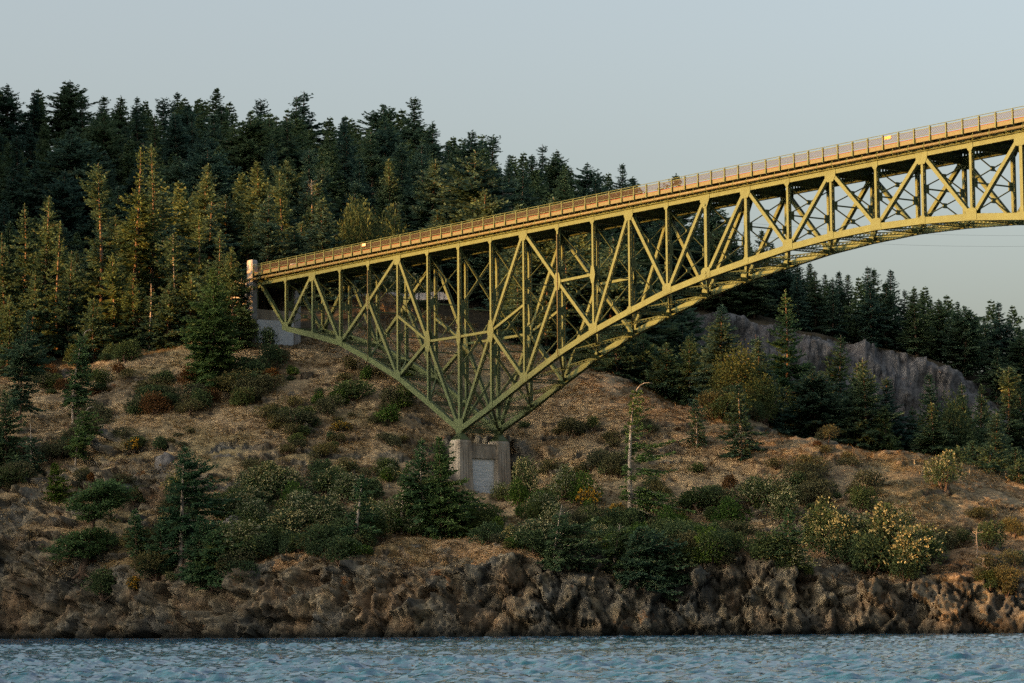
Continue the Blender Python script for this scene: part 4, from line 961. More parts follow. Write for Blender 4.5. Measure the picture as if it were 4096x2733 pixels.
# warm-lit group above the left slope
W = [(393, 452, 650, 5.2, .26, "tall fir with bare reddish trunk rising left of the twin-topped fir", dict(sparse=.34, prof='open', cb=.22)),
     (545, 458, 588, 5.0, .2, "taller-left stem of the twin-topped sunlit firs on the left", dict(sparse=.28, prof='open', cb=.2)),
     (600, 461, 578, 4.8, .2, "right stem of the twin-topped sunlit firs on the left", dict(sparse=.25, prof='open', cb=.2)),
     (180, 455, 782, 5.0, .2, "sunlit pointed fir in the group near the left edge", dict(sparse=.12, cb=.12)),
     (88, 458, 815, 4.5, .2, "sunlit fir left of the pointed fir near the left edge", dict(sparse=.12, cb=.12)),
     (228, 450, 888, 3.0, .2, "thin open fir between two sunlit firs at left", dict(sparse=.5, cb=.12)),
     (694, 450, 935, 4.6, .2, "ragged fir with pale top left of the abutment", dict(sparse=.25, prof='open', cb=.1, barkmat=M_bare)),
     (789, 452, 862, 4.8, .2, "fir with broken pale tip above the large full fir", dict(sparse=.2, prof='open', cb=.1)),
     (872, 436, 920, 4.6, .2, "tall fir directly left of the abutment pylon", dict(sparse=.1, prof='open', cb=.1)),
     (275, 448, 1000, 4.2, .2, "middling fir below the bare-stemmed fir at left", dict(sparse=.1, cb=.06)),
     (5, 452, 930, 4.6, .2, "fir cut by the left edge behind the slope", dict(sparse=.1, cb=.06)),
     (598, 444, 1130, 2.6, .2, "dead-topped slim tree at the forest edge", dict(sparse=.4, cb=.05, bare_top=.15, barkmat=M_bare)),
     (450, 447, 1010, 4.6, .2, "dense fir below the tall reddish-trunked fir", dict(sparse=.08, cb=.04)),
     (530, 446, 1090, 4.6, .2, "dense fir at the foot of the twin-topped firs", dict(sparse=.08, cb=.04)),
     (130, 446, 1080, 4.6, .2, "dense low fir at the forest edge below the pointed sunlit fir", dict(sparse=.08, cb=.03)),
     (670, 444, 1130, 4.4, .2, "bushy fir at the forest edge right of the dead-topped slim tree", dict(sparse=.08, cb=.03)),
     (760, 446, 1090, 4.4, .2, "bushy fir behind the large full fir", dict(sparse=.08, cb=.03)),
     (928, 432, 985, 4.4, .2, "dark fir directly left of the concrete pylon", dict(sparse=.08, cb=.03)),
     (968, 437, 1075, 3.0, .2, "low dark fir hiding the abutment's left side", dict(sparse=.05, cb=.02)),
     (30, 442, 1180, 4.4, .2, "low fir at the left edge of the forest margin", dict(sparse=.1, cb=.03)),
     (370, 442, 1190, 4.0, .2, "low fir at the forest margin under the reddish trunk", dict(sparse=.1, cb=.03)),
     # behind the abutment
     (1123, 480, 690, 4.8, .2, "sunlit ragged fir behind the bridge's left end", dict(sparse=.28, prof='open', cb=.2)),
     (1243, 483, 715, 6.4, .2, "bleached dead-topped fir with long boughs behind the bridge deck", dict(sparse=.30, prof='open', cb=.15, bare_top=.16, wind=.2, barkmat=M_bare)),
     (990, 470, 845, 4.4, .2, "sunlit crooked fir above the pylon", dict(sparse=.2, prof='open', cb=.12)),
     (1055, 474, 870, 4.6, .2, "bushy sunlit fir right of the pylon top", dict(sparse=.12, cb=.1)),
     (1180, 470, 905, 4.8, .2, "dense fir below the bleached fir, just above the railing", dict(sparse=.1, cb=.05)),
     (1330, 476, 900, 4.6, .2, "dense fir right of the bleached fir above the railing", dict(sparse=.1, cb=.05))]
for px, D, ty, R, _, lab, kw in W: single(px, ('D', D), ty, lab, R=R, **kw)
# shore, centre and right
single(1426, 2192, 1893, "thin fir with bare pale trunk left of the pier above the shore", R=2.9, cb=0.08, sparse=0.35, wind=0.35, fat=1.5, tx=1447, barkmat=M_bare, leafmat=M_fir2, bare_low=True)
single(1603, 2150, 1850, "thin leaning fir with bare pale trunk nearer the pier", R=3.0, cb=0.12, sparse=0.35, wind=0.4, fat=1.5, tx=1632, barkmat=M_bare, leafmat=M_fir2, bare_low=True)
single(1688, 2140, 1755, "ragged fir second left of the pier", R=4.0, cb=0.05, sparse=0.2, wind=0.15, barkmat=M_bare, leafmat=M_fir2)
single(1762, 2165, 1745, "full fir overlapping the pier's left edge", R=4.4, cb=0.03, sparse=0.14, wind=0.25, dens=1.1, leafmat=M_fir2)
single(2208, 2268, 2012, "small wind-leaning fir with bare tip right of the pier", R=4.0, cb=0.04, sparse=0.2, wind=0.45, tx=2252, bare_top=0.18, barkmat=M_bare)
single(2452, 2290, 2090, "dense fir with bleached crooked leader above the shore", R=3.4, cb=0.02, sparse=0.15, wind=0.3, tx=2484, barkmat=M_bare, bare_top=0.1)
single(2530, 2345, 2105, "broad windswept fir mass above the shore cliff", R=5.4, cb=0.02, sparse=0.05, wind=0.5, dens=1.3, tx=2560)
single(2335, 2292, 2150, "small bare-limbed fir between two windswept shore firs", R=2.0, cb=0.1, sparse=0.45, bare_top=0.4, barkmat=M_bare)
single(2650, 2325, 2140, "dark low fir at the right of the windswept shore firs", R=4.0, cb=0.03, wind=0.3)
single(2516, 2105, 1525, "tall bare snag with hooked drooping top right of the pier", R=4.2, cb=0.03, sparse=0.95, wind=0.65, fat=1.4, tx=2548, hook=1.6, barkmat=M_bare, leafmat=M_fir2, bare_low=True)
single(2786, 1800, 1600, "small sparse fir on the dry grass slope right of the hooked snag", R=1.9, cb=0.12, sparse=0.4, barkmat=M_bare)
single(2962, 1840, 1532, "narrow fir with bushy foot on the grassy slope", R=3.4, cb=0.02, sparse=0.18, barkmat=M_bare)
single(3154, 2297, 2027, "small flat-topped fir on a pale stem above the right shore", R=2.4, cb=0.3, sparse=0.05, leafmat=M_fir2, barkmat=M_bare)
p = gpt(3907, 2243); bt = bare_tree(3, zpy(3907, 2105, p[1]) - p[2]); plant("bare_tree", [("trunk", bt[0]), ("twigs", bt[1])], p, 1, 0, "bare forked grey tree on the right-hand bluff", "tree")
p = gpt(3933, 2320); bt = bare_tree(4, zpy(3933, 2230, p[1]) - p[2]); plant("bare_tree", [("trunk", bt[0]), ("twigs", bt[1])], p, 1, 0, "little bare sapling below the forked grey tree at right", "tree")
# behind the grassy crest, right half
G = [(3150, 424, 1158, 5.0, "tall layered fir before the grey cliff", dict(sparse=.16, prof='cone', cb=.12, leafmat=M_fir2)),
     (3365, 430, 1338, 5.6, "rounded fir right of the tall layered fir", dict(sparse=.06, cb=.05)),
     (3432, 420, 1450, 5.2, "dark fir with pale stem before the second grey cliff", dict(sparse=.12, cb=.05)),
     (3650, 425, 1630, 4.2, "smaller fir at the foot of the second grey cliff", dict(sparse=.1, cb=.03)),
     (3728, 436, 1492, 4.6, "fir left of the tree trio at the right", dict(sparse=.1, cb=.04)),
     (3858, 440, 1530, 4.4, "middle fir of the trio at the right", dict(sparse=.1, cb=.04)),
     (3930, 432, 1538, 4.2, "third fir of the trio at the right", dict(sparse=.12, cb=.04)),
     (4082, 428, 1520, 5.0, "fir cut by the right edge above the bluff", dict(sparse=.1, cb=.04)),
     (3280, 418, 1500, 4.2, "low fir between the tall layered fir and the rounded fir", dict(sparse=.06, cb=.03)),
     (3540, 415, 1620, 4.2, "low fir just behind the grassy crest at right", dict(sparse=.06, cb=.03)),
     (2468, 434, 1290, 4.8, "shaggy fir just under the bridge's right bottom chord", dict(sparse=.15, cb=.06)),
     (2580, 436, 1330, 4.8, "dense dark fir behind the hooked snag", dict(sparse=.05, cb=.03)),
     (2670, 432, 1370, 5.0, "dense dark fir right of the hooked snag's top", dict(sparse=.05, cb=.03)),
     (2760, 430, 1340, 5.0, "dense dark fir at the crest below the arch", dict(sparse=.05, cb=.03)),
     (2860, 440, 1300, 4.6, "dark fir left of the grey cliff", dict(sparse=.08, cb=.04)),
     (2380, 440, 1230, 4.6, "fir half hidden behind the bridge's lower bracing", dict(sparse=.08, cb=.04)),
     (3980, 404, 1730, 4.4, "pine-like fir on the right bluff", dict(sparse=.08, cb=.03)),
     (4060, 398, 1790, 4.4, "dense fir at the right edge of the bluff", dict(sparse=.05, cb=.03)),
     (3890, 398, 1760, 4.0, "dense fir at the left of the bluff grove", dict(sparse=.05, cb=.03)),
     (3835, 390, 1830, 3.6, "low fir at the front of the bluff grove", dict(sparse=.05, cb=.02)),
     (3960, 384, 1880, 3.8, "lowest fir of the bluff grove", dict(sparse=.05, cb=.02)),
     (4075, 380, 1890, 3.8, "lowest fir at the right edge of the frame", dict(sparse=.05, cb=.02))]
for px, D, ty, R, lab, kw in G: single(px, ('D', D), ty, lab, R=R, **kw)
for k, (px, ty) in enumerate([(1893, 566), (1938, 556), (2002, 665), (2044, 614), (2120, 745), (2232, 676), (2286, 694), (2350, 735), (2405, 750), (1800, 560), (1720, 500), (2080, 690)] + [(2560, 800), (2640, 805), (2720, 818), (2790, 850), (2847, 838), (2898, 883), (2945, 900), (3001, 919), (3056, 915), (3100, 966), (3150, 990), (3200, 1025), (3256, 1047), (3310, 1090), (3371, 1080), (3408, 1092), (3480, 1062), (3515, 1070), (3577, 1074), (3630, 1155), (3665, 1180), (3700, 1165), (3737, 1190), (3770, 1196), (3841, 1200), (3895, 1240), (3947, 1262), (3995, 1278), (4050, 1277), (4090, 1300)]):
    DD = 690 if px < 2500 else 625; base = gD(px, DD); v = POOL[k % 3]; H_ = max(9.0, zpy(px, ty, DD) - base[2])
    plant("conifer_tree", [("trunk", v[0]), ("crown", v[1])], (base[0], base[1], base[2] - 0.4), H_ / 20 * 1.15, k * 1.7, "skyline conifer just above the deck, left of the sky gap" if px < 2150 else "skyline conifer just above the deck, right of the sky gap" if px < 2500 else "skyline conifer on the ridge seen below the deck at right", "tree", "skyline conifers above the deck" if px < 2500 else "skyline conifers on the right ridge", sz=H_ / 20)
# broadleaf trees
bl = blob_plant(41, 8.0, 9.0, 9, 4200, 0.34, M_broad, True, trunk_h=2.0)
bl2 = blob_plant(42, 7.0, 7.0, 8, 3600, 0.34, M_broad, True, trunk_h=1.2)
for px, D, ty, k, lab in [(2946, 408, 1425, 0, "round-crowned reddish-green madrone at the crest"), (3062, 404, 1535, 1, "lower madrone right of the round-crowned one"),
                          (3010, 400, 1640, 1, "small madrone on the slope under the round-crowned one"), (1473, 478, 872, 0, "reddish-green madrone just above the railing at left"),
                          (1560, 486, 905, 1, "green madrone right of the reddish one above the railing"), (1415, 474, 860, 1, "yellow-green broadleaf tree beside the madrones above the railing"),
                          (3820, 420, 1640, 1, "broadleaf tree among the firs at right"), (4010, 392, 1850, 1, "leafy tree in the bluff grove")]:
    base = gD(px, D); b_ = (bl, bl2)[k]; hh = (9.0, 7.0)[k]; sc = max(0.35, (zpy(px, ty, D) - base[2]) / (hh * 0.93))
    plant("broadleaf_tree", [("trunk", b_[0]), ("crown", b_[1])], base, min(sc, 1.25), px * 0.01, lab, "tree", sz=sc)

# ------------------------------------------------------------------ forest on the hill
VAR = []
for k, (R, pf, spr, bt_) in enumerate([(4.2, 'cone', .05, 0), (4.8, 'cone', .1, 0), (4.6, 'open', .15, 0), (4.0, 'cone', .18, 0), (5.0, 'open', .08, 0), (4.4, 'round', .1, 0), (3.8, 'cone', .2, 0), (4.6, 'open', .22, .05), (4.2, 'cone', .0, 0), (5.0, 'round', .05, 0)]):
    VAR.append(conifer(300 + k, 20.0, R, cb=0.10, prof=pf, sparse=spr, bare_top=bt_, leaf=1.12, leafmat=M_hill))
PB = np.zeros((3000, 2)); npt = 0
g = np.random.default_rng(11)
def ok_spot(a, D):
    px = a / 1.004 * FPX + CX
    if D < (452 if px < 2850 else 412): return False
    if 1330 < px < 2050 and D < 505: return False             # open viewpoint beside the road
    if px < 1330 and D < 466: return False
    if px > 2700 and 560 < D < 601: return False              # cliff face
    if px > 2850 and 412 < D < 545: return True
    if px > 2200 and D < 470: return False
    if px > 2150 and px < 2700 and D > 690: return False
    return True
def radius(D, px=0): return 6.8 if px > 2850 and D < 555 else 5.6 + (D - 450) * 0.012
for _ in range(16000):
    D = math.sqrt(g.uniform(412 ** 2, 735 ** 2)); a = g.uniform(-0.195, 0.195)
    if not ok_spot(a, D): continue
    X, Y = a * D, D; r = radius(D, a * FPX + CX)
    if npt == 0 or ((PB[:npt, 0] - X) ** 2 + (PB[:npt, 1] - Y) ** 2).min() > r * r: PB[npt] = (X, Y); npt += 1
PT = PB[:npt].copy(); PZ = ground_z(PT[:, 0], PT[:, 1])
sl_ = (ground_z(PT[:, 0], PT[:, 1] + 3) - ground_z(PT[:, 0], PT[:, 1] - 3)) / 6
keep = sl_ < 1.3; PT, PZ = PT[keep], PZ[keep]
PH = g.uniform(14, 21, len(PT)) * (1 + 0.18 * vnoise(PT[:, 0] * 0.05, PT[:, 1] * 0.05, seed=77))
PXI = PT[:, 0] / PT[:, 1] / 1.004 * FPX + CX
PH = np.where(PXI > 2900, PH * 0.8, PH); PH = np.where(PXI < 450, PH * 0.86, PH)
tall = g.random(len(PT)) < 0.08; PH = np.where(tall, PH * 1.22, PH)
# how much of each tree shows: rise of its top above the nearer trees' tops in the same direction
topang = (PZ + PH - CAM_Z) / PT[:, 1]; show = np.zeros(len(PT))
for i in range(len(PT)):
    da = np.abs(PT[:, 0] / PT[:, 1] - PT[i, 0] / PT[i, 1]); m_ = (PT[:, 1] < PT[i, 1] - 1) & (da < 3.2 / PT[i, 1])
    show[i] = topang[i] - (topang[m_].max() if m_.any() else topang[i] - PH[i] / PT[i, 1])
order = np.argsort(-show); things = set(order[:186].tolist())
print("hill trees", len(PT), "visible", int((show > 0).sum()))
def zone(i):
    if PXI[i] < 2150:
        w_ = ("at the far left" if PXI[i] < 350 else "above the twin-topped firs" if PXI[i] < 800 else "above the bridge's left end" if PXI[i] < 1300 else "above the railing left of the utility pole" if PXI[i] < 1800 else "beside the utility pole")
        return ("conifer low on the wooded hill " if PT[i, 1] < 540 else "conifer halfway up the wooded hill " if PT[i, 1] < 640 else "conifer near the ridge of the wooded hill ") + w_
    return ("conifer" if False else "conifer in the wood behind the bridge right of the sky gap" if PXI[i] < 2900 else "conifer in the wood above the grey cliffs at right")
for i in range(len(PT)):
    if i in things:
        v = VAR[int(g.integers(0, len(VAR)))]; s = PH[i] / 20.0
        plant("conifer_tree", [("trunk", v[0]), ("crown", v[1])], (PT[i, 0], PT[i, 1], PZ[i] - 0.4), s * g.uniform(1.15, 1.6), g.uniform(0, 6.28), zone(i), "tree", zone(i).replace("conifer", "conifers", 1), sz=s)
rest = [i for i in range(len(PT)) if i not in things and show[i] > -0.005]
if rest:
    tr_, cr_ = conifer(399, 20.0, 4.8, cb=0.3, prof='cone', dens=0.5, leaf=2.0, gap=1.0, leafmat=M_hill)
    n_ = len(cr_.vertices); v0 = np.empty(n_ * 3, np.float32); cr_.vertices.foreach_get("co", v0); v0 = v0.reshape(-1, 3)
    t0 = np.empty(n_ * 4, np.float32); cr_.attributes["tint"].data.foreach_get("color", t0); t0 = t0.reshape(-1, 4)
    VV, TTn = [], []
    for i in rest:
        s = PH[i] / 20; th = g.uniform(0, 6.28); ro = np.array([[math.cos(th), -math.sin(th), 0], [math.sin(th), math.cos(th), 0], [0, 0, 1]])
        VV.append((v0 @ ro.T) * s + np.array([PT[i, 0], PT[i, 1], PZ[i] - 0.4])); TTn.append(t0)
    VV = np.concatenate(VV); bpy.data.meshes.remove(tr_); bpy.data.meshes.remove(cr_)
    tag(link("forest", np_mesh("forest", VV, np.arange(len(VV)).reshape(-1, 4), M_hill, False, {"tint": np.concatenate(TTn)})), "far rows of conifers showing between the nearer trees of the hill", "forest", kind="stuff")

# ------------------------------------------------------------------ shrubs
SH = {"olive": [blob_plant(60 + k, 2.6, 1.7, 5, 1500, 0.16, M_olive, upright=0.5) for k in range(3)],
      "green": [blob_plant(70 + k, 2.8, 1.9, 6, 1900, 0.17, M_shrub) for k in range(3)],
      "bright": [blob_plant(80 + k, 2.6, 1.8, 6, 1900, 0.17, M_bright) for k in range(2)],
      "rusty": [blob_plant(90 + k, 2.2, 1.6, 5, 1300, 0.15, M_rusty, upright=0.5) for k in range(2)],
      "cream": [blob_plant(100 + k, 3.2, 2.5, 7, 2000, 0.17, M_shrub, flowers=420, fsize=0.14) for k in range(4)],
      "broom": [blob_plant(110 + k, 2.4, 1.8, 5, 1300, 0.16, M_olive, upright=0.6, flowers=300, fmat=M_yellow, fsize=0.16) for k in range(2)]}
LBL = {"olive": ("olive_shrub", "olive-brown twiggy shrub "), "green": ("green_shrub", "dark green leafy shrub "), "bright": ("leafy_bush", "fresh green leafy shrub "), "rusty": ("rusty_shrub", "rusty brown dry shrub "),
       "cream": ("flowering_shrub", "cream-flowered bushy shrub "), "broom": ("broom_shrub", "yellow-flowered broom bush ")}
def shrub(kind, p, s, lab, group=None, sz=None):
    s *= SHRUB_K; sz = sz * SHRUB_K if sz else None
    m = SH[kind][int(g.integers(0, len(SH[kind])))]
    return plant(LBL[kind][0], [("stem", m[0]), ("foliage", m[1]), ("flowers", m[2])], (p[0], p[1], p[2] + 0.1), s, g.uniform(0, 6.28), lab, "shrub", group, sz=sz)
SHRUB_K = 1.42
placed = []
def scatter(x0, x1, y0, y1, n_, mix, place, s0=0.6, s1=1.3, mind=14):
    n_ = int(n_ * 0.68); kinds, wts = zip(*mix); wts = np.array(wts) / sum(wts); k = 0; tries = 0
    while k < n_ and tries < n_ * 12:
        tries += 1
        px, py = g.uniform(x0, x1), g.uniform(y0, y1)
        if k and g.random() < 0.72: px, py = last[0] + g.normal(0, 34), last[1] + g.normal(0, 16)      # shrubs grow in patches
        if not (x0 - 20 < px < x1 + 20 and y0 - 15 < py < y1 + 15): continue
        if any(abs(px - q[0]) < mind * 0.8 and abs(py - q[1]) < mind * 0.45 for q in placed): continue
        if 1800 < px < 2075 and 1700 < py < 2100: continue
        if 2465 < px < 2570 and 1950 < py < 2125: continue
        kd = str(g.choice(kinds, p=wts)); p = gpt(px, py)
        if p[1] > 470: continue
        placed.append((px, py)); last = (px, py); sw = g.uniform(s0, s1) * g.choice([0.6, 1.0, 1.0, 1.35]); shrub(kd, p, sw * g.uniform(0.9, 1.4), LBL[kd][1] + place, LBL[kd][0].replace("_", " ") + "s " + place, sw * g.uniform(0.65, 1.1)); k += 1
scatter(880, 1120, 1420, 1620, 46, [("olive", 3), ("green", 3), ("rusty", .6)], "on the bank below the abutment", 0.7, 1.4)
scatter(560, 900, 1540, 1680, 44, [("olive", 3), ("green", 2), ("rusty", 1)], "on the left slope below the large full fir", 0.6, 1.3)
scatter(1060, 1620, 1480, 1720, 60, [("olive", 3), ("green", 2), ("bright", .6)], "on the slope under the bridge's left arm", 0.5, 1.2)
scatter(100, 560, 1420, 1640, 40, [("olive", 2), ("green", 2), ("rusty", 1)], "along the left forest margin", 0.6, 1.3)
scatter(0, 560, 1660, 2080, 56, [("olive", 2), ("green", 2), ("rusty", .5), ("broom", .3)], "on the far-left rocky slope", 0.5, 1.2)
scatter(560, 1780, 1700, 1930, 60, [("olive", 3), ("green", 1.4), ("rusty", .5), ("broom", .15)], "on the dry slope left of the pier", 0.35, 0.95, 22)
scatter(560, 1000, 1990, 2400, 80, [("green", 3), ("olive", 1.5), ("cream", .8)], "around the boulder above the left cliff", 0.7, 1.3)
scatter(1000, 1380, 1950, 2190, 75, [("cream", 5), ("green", 1.5), ("bright", .5)], "in the flowering thicket above the shore", 0.7, 1.25)
scatter(1380, 1780, 1930, 2150, 44, [("cream", 2), ("green", 2), ("bright", 1.5)], "between the thin firs left of the pier", 0.6, 1.15)
scatter(700, 1500, 2150, 2270, 60, [("green", 3), ("olive", 2)], "along the cliff top at left centre", 0.6, 1.2)
scatter(1780, 2420, 2030, 2240, 95, [("green", 3), ("bright", 2.2), ("olive", 2), ("cream", .7)], "in the brush at the pier's foot", 0.6, 1.25)
scatter(2420, 2960, 2020, 2290, 95, [("green", 3), ("bright", 1.6), ("olive", 1.2)], "in the green brush right of the pier", 0.7, 1.3)
scatter(2080, 2500, 1700, 2010, 36, [("olive", 3), ("green", 1), ("rusty", .6)], "on the slope just right of the pier", 0.4, 1.0, 20)
scatter(2560, 3700, 1700, 2040, 70, [("olive", 3), ("green", 1.3), ("rusty", .3)], "on the right grassy slope", 0.35, 1.0, 20)
scatter(2980, 3180, 2010, 2160, 14, [("cream", 3), ("green", 1)], "on the outcrop above the right shore", 0.8, 1.3)
scatter(3060, 3480, 2160, 2320, 34, [("green", 2), ("cream", .8)], "in the hollow above the right shore", 0.7, 1.2)
scatter(3480, 3720, 2230, 2370, 26, [("green", 3), ("cream", .6)], "below the big flowering bushes at right", 0.7, 1.2)
scatter(3640, 4096, 2080, 2400, 36, [("olive", 2), ("green", 1)], "on the right-hand bluff", 0.5, 1.1)
scatter(2700, 3100, 1500, 1700, 24, [("green", 2), ("olive", 1)], "under the madrones at the crest", 0.8, 1.4)
def one(kind, px, py, s, lab, sz=None): shrub(kind, gpt(px, py), s, lab, sz=sz)
one("green", 410, 2395, 1.7, "rounded dark green bush at the cliff edge below the gnarled fir", 1.25)
one("broom", 530, 2400, 0.75, "small yellow-flowered broom on the left cliff face")
one("broom", 2350, 2040, 0.95, "yellow-flowered broom bush right of the pier")
one("broom", 2478, 2090, 0.8, "orange-yellow broom left of the hooked snag's foot")
one("cream", 2010, 2015, 0.75, "small cream-flowered shrub against the pier wall")
one("cream", 2095, 2005, 1.0, "tall cream-flowered shrub at the pier's right corner", 1.5)
one("cream", 2262, 2010, 1.2, "white-flowered shrub in the brush right of the pier")
one("bright", 2075, 2030, 1.2, "bright green bush at the pier's right corner")
one("cream", 3290, 2225, 1.75, "big cream-flowered bush in front of the grey outcrop", 1.7)
one("cream", 3370, 2250, 1.6, "second big cream-flowered bush right of the first at the outcrop", 1.5)
one("cream", 3545, 2260, 1.9, "large cream-flowered bush beside the gap at right", 2.0)
one("cream", 3640, 2310, 1.6, "large cream-flowered bush lowest on the right bluff", 1.6)
one("cream", 3580, 2180, 1.2, "cream-flowered bush behind the large ones at right", 1.3)
one("bright", 1415, 2235, 1.3, "bright green low bough bush under the thin bare-trunked fir", 0.7)
one("green", 1075, 1400, 1.0, "dark green bush before the abutment's painted wall", 1.1)
one("green", 1010, 1395, 1.0, "dark green bush at the foot of the near pylon", 1.5)
one("cream", 3780, 1960, 1.2, "cream-flowered shrub at the edge of the bluff grove", 1.3)
for k, (px, D) in enumerate([(1480, 470), (1530, 472), (1590, 476), (1650, 474), (1710, 477), (1440, 476)]):
    shrub("cream", gD(px, D), 1.3, "pale-flowered shrub behind the stone wall at the viewpoint", "pale-flowered shrubs at the viewpoint", 1.6)

# ------------------------------------------------------------------ dry grass on the slope
gt = np.random.default_rng(21)
nT = 150000
ta = gt.uniform(-0.2, 0.2, nT); tD = np.sqrt(gt.uniform(338 ** 2, 474 ** 2, nT)); tX = ta * tD
tsh = tD - shore(ta); tz = ground_z(tX, tD)
sl1 = (ground_z(tX, tD + .6) - ground_z(tX, tD - .6)) / 1.2
cl = 0.6 * fbm(tX * 0.35, tD * 0.35, o=3, seed=33) + 0.5 * fbm(tX * 0.14, tz * 0.9, o=3, seed=35)
ok = (tsh > 2.0) & (tz > 2.5) & (sl1 < 1.05 + 0.5 * cl) & (cl > -0.12) & ((tD < 446) | ((tX / tD > -0.06) & (tX / tD < -0.012)))
tX, tD, tz, cl = tX[ok], tD[ok], tz[ok], cl[ok]; nT = len(tX)
V_, T_ = [], []
big = fbm(tX * 0.05, tD * 0.05, o=2, seed=34)
for bld in range(5):
    az = gt.uniform(0, 6.28, nT); ln = gt.uniform(0.5, 1.2, nT) * (0.8 + 0.5 * cl); wd = gt.uniform(0.02, 0.065, nT)
    b0 = np.stack([tX + gt.normal(0, .22, nT), tD + gt.normal(0, .22, nT), tz + tussock(tX, tD, tz) - 0.06], -1)
    dr = unit(np.stack([gt.normal(0.35, 0.45, nT), gt.normal(-0.7, 0.35, nT), gt.uniform(-0.2, 0.28, nT)], -1)); sd = unit(np.cross(dr, np.array([0, 0, 1.0]))) * wd[:, None]
    V_.append(np.stack([b0 - sd, b0 + sd, b0 + dr * ln[:, None]], 1)); T_.append(np.repeat((0.45 + 0.45 * big + 0.5 * cl + gt.normal(0, 0.12, nT))[:, None], 3, 1))
V_ = np.concatenate(V_).reshape(-1, 3); T_ = np.clip(np.concatenate(T_).ravel(), 0, 1)
tag(link("dry_grass", np_mesh("dry_grass", V_, np.arange(len(V_)).reshape(-1, 3), M_grass, False, {"tint": np.stack([T_, T_, T_, T_ * 0 + 1], -1)})), "dry tawny grass matted over the slopes", "grass", kind="stuff")

# ------------------------------------------------------------------ boulders, sign, stone wall, pole, wires
M_rock = noise_mat("grey_boulder", [(0.3, (0.06, 0.058, 0.055)), (0.5, (0.13, 0.125, 0.12)), (0.75, (0.22, 0.21, 0.20))], 1.2, 9, 0.9, 0.15, 0.6, 4, 0.08)
def boulder(p, sx_, sy_, sz_, lab, seed, group=None):
    nu, nv = 26, 16; u = np.linspace(0, 2 * math.pi, nu, endpoint=False); v = np.linspace(0, math.pi, nv)
    U, Vv = np.meshgrid(u, v); q = np.stack([np.sin(Vv) * np.cos(U), np.sin(Vv) * np.sin(U), np.cos(Vv)], -1)
    vv, ee, _ = worley(q[..., 0] * 1.6 + seed, q[..., 1] * 1.6, q[..., 2] * 1.6, seed); rr_ = 1 + 0.3 * (vv - 0.5) + 0.2 * fbm(q[..., 0] * 2 + seed, q[..., 1] * 2, q[..., 2] * 2, o=3, seed=seed)
    Pq = q * rr_[..., None] * np.array([sx_, sy_, sz_]); ii = np.arange(nu * nv).reshape(nv, nu)
    F_ = np.stack([ii[:-1], ii[1:], np.roll(ii, -1, 1)[1:], np.roll(ii, -1, 1)[:-1]], -1).reshape(-1, 4)
    o = link("boulder", np_mesh("boulder", Pq.reshape(-1, 3), F_, M_rock)); o.location = tuple(p); tag(o, lab, "boulder", group)
p = gpt(945, 2150); boulder(p + np.array([0, 0, 1.0]), 2.3, 1.8, 1.7, "big rounded grey boulder in the brush at left", 4)
p = gpt(500, 1990); boulder(p, 1.6, 1.2, 1.1, "angular grey rock block on the left rock face", 9)
p = gpt(660, 1860); boulder(p, 1.3, 1.1, 1.6, "upright pale rock on top of the left rock face", 12)

sg = empty("trail_sign", tuple(bw(1.9, TW - 0.4, 0)), BROT); gp = bw(2.2, TW - 0.2, 0); sg.location = (gp[0], gp[1], float(ground_z(gp[0], gp[1])[0]) + 0.9)
M_wood = noise_mat("brown_sign_wood", [(0.3, (0.07, 0.035, 0.025)), (0.7, (0.13, 0.065, 0.045))], 4, 5, 0.8, 0.2)
M_emb = noise_mat("tan_emblem", [(0.3, (0.36, 0.20, 0.09)), (0.7, (0.45, 0.26, 0.12))], 6, 4, 0.7, 0.2)
mb = MB(); mb.box(-0.02, 0.04, -0.32, 0.32, 0.4, 1.25); mb.build("board", M_wood, sg)
mb = MB(); mb.tube([(0.04, 0, 0.85), (0.06, 0, 0.85)], 0.17, 14); mb.build("emblem", M_emb, sg)
for y in (-0.26, 0.26):
    mb = MB(); mb.box(-0.09, -0.02, y - 0.05, y + 0.05, -1.4, 1.25); mb.build("post", M_wood, sg)
tag(sg, "small brown board with a round tan emblem at the pier's right foot", "sign")

# stone wall and fence at the viewpoint seen through the truss
wall = empty("stone_wall", tuple(gD(1585, 468.2))); tag(wall, "low grey stone wall along the viewpoint behind the bridge", "wall")
def stone_mesh(seed):
    r_ = np.random.default_rng(seed); mb = MB(); e = 0.12
    mb.quadbox([(x * (0.5 - abs(r_.normal(0, e)) * 0.4), y * 0.3, 0.0 if z < 0 else 0.8 - abs(r_.normal(0, e))) for z in (-1, 1) for x, y in ((-1, -1), (1, -1), (1, 1), (-1, 1))])
    return mb.mesh("stone", M_stone)
M_stone = noise_mat("pale_wall_stone", [(0.3, (0.18, 0.18, 0.185)), (0.7, (0.36, 0.36, 0.36))], 1.5, 6, 0.9, 0.15, 0.4, 5, 0.05)
stm = [stone_mesh(k) for k in range(5)]
x = -9.0; k = 0
while x < 8.5:
    wd_ = random.uniform(0.7, 1.3); o = link("stone", stm[k % 5], wall); o.location = (x + wd_ / 2, random.uniform(-0.08, 0.08), -0.35); o.scale = (wd_ * 0.96, 1, random.uniform(1.3, 1.9)); x += wd_; k += 1
fence = empty("guard_fence", tuple(gD(1585, 470.2))); tag(fence, "thin dark guard fence above the stone wall", "fence")
fp = MB(); fp.box(-0.04, 0.04, -0.04, 0.04, -0.5, 1.25); fpm = fp.mesh("fence_post", M_dark)
fr_ = MB(); fr_.box(0, 2.0, -0.025, 0.025, 1.12, 1.2); fr_.box(0, 2.0, -0.02, 0.02, 0.25, 0.3)
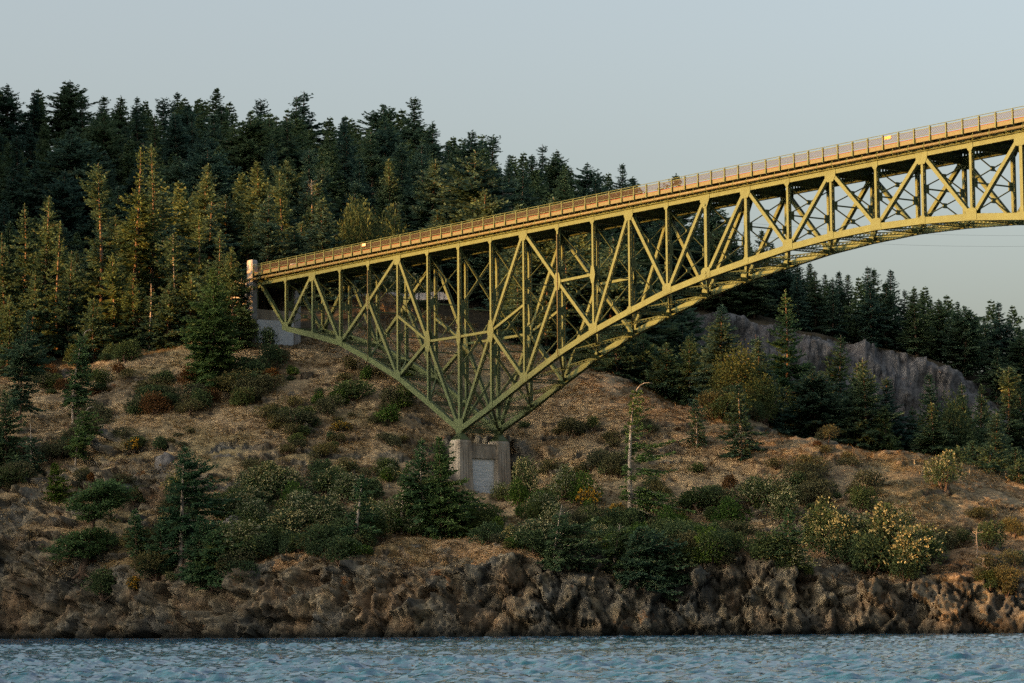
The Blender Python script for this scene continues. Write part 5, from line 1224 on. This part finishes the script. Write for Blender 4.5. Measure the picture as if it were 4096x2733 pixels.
for q in range(1, 14): fr_.box(q * 2 / 14 - .012, q * 2 / 14 + .012, -0.012, 0.012, 0.3, 1.12)
frm = fr_.mesh("fence_panel", M_dark)
for q in range(9):
    o = link("fence_post", fpm, fence); o.location = (-8 + q * 2, 0, 0)
    if q < 8: o = link("fence_panel", frm, fence); o.location = (-8 + q * 2, 0, 0)
# utility poles and wires
M_pole = noise_mat("weathered_pole", [(0.3, (0.16, 0.14, 0.12)), (0.7, (0.28, 0.25, 0.22))], 2, 5, 0.9, 0.1, stretch=(1, 1, 0.2))
def pole(px, D, ty, lab, sw=1.2):
    base = gD(px, D); top = zpy(px, ty, D); e = empty("utility_pole", tuple(base))
    h = top - base[2]; mb = MB(); mb.tube([(0, 0, -0.5), (0, 0, h)], [0.2, 0.13], 8); mb.build("shaft", M_pole, e)
    for dz in (0.5, 1.6 * 2):
        mb = MB(); mb.box(-0.2, sw * 1.4, -0.06, 0.06, h - dz - 0.07, h - dz + 0.07); mb.build("crossarm", M_pole, e)
    tag(e, lab, "utility pole"); return np.array([base[0], base[1], top])
p1 = pole(2018, 520, 765, "wooden utility pole just above the railing before the hill firs")
p2 = pole(3590, 640, 1222, "wooden utility pole among the firs on the right ridge")
M_wire = noise_mat("wire_metal", [(0.3, (0.05, 0.05, 0.05)), (0.7, (0.08, 0.08, 0.08))], 2, 2, 0.6, 0.3)
def wire(a, b_, sag, lab):
    tt = np.linspace(0, 1, 14); q = a + np.outer(tt, b_ - a); q[:, 2] -= sag * 4 * tt * (1 - tt)
    mb = MB(); mb.tube(list(q), 0.016, 4); o = mb.build("power_line", M_wire); tag(o, lab, "wire")
wire(p2 + [0.5, 0, -0.5], at(4400, 1330, 600), 2.0, "upper power line running right from the ridge pole")
wire(p2 + [0.5, 0, -3.2], at(4400, 1410, 600), 2.0, "lower power line running right from the ridge pole")
wire(p1 + [1.0, 0, -0.5], at(4500, 935, 610), 3.0, "upper power line seen through the suspended span")
wire(p1 + [1.0, 0, -3.2], at(4500, 975, 610), 3.0, "lower power line seen through the suspended span")
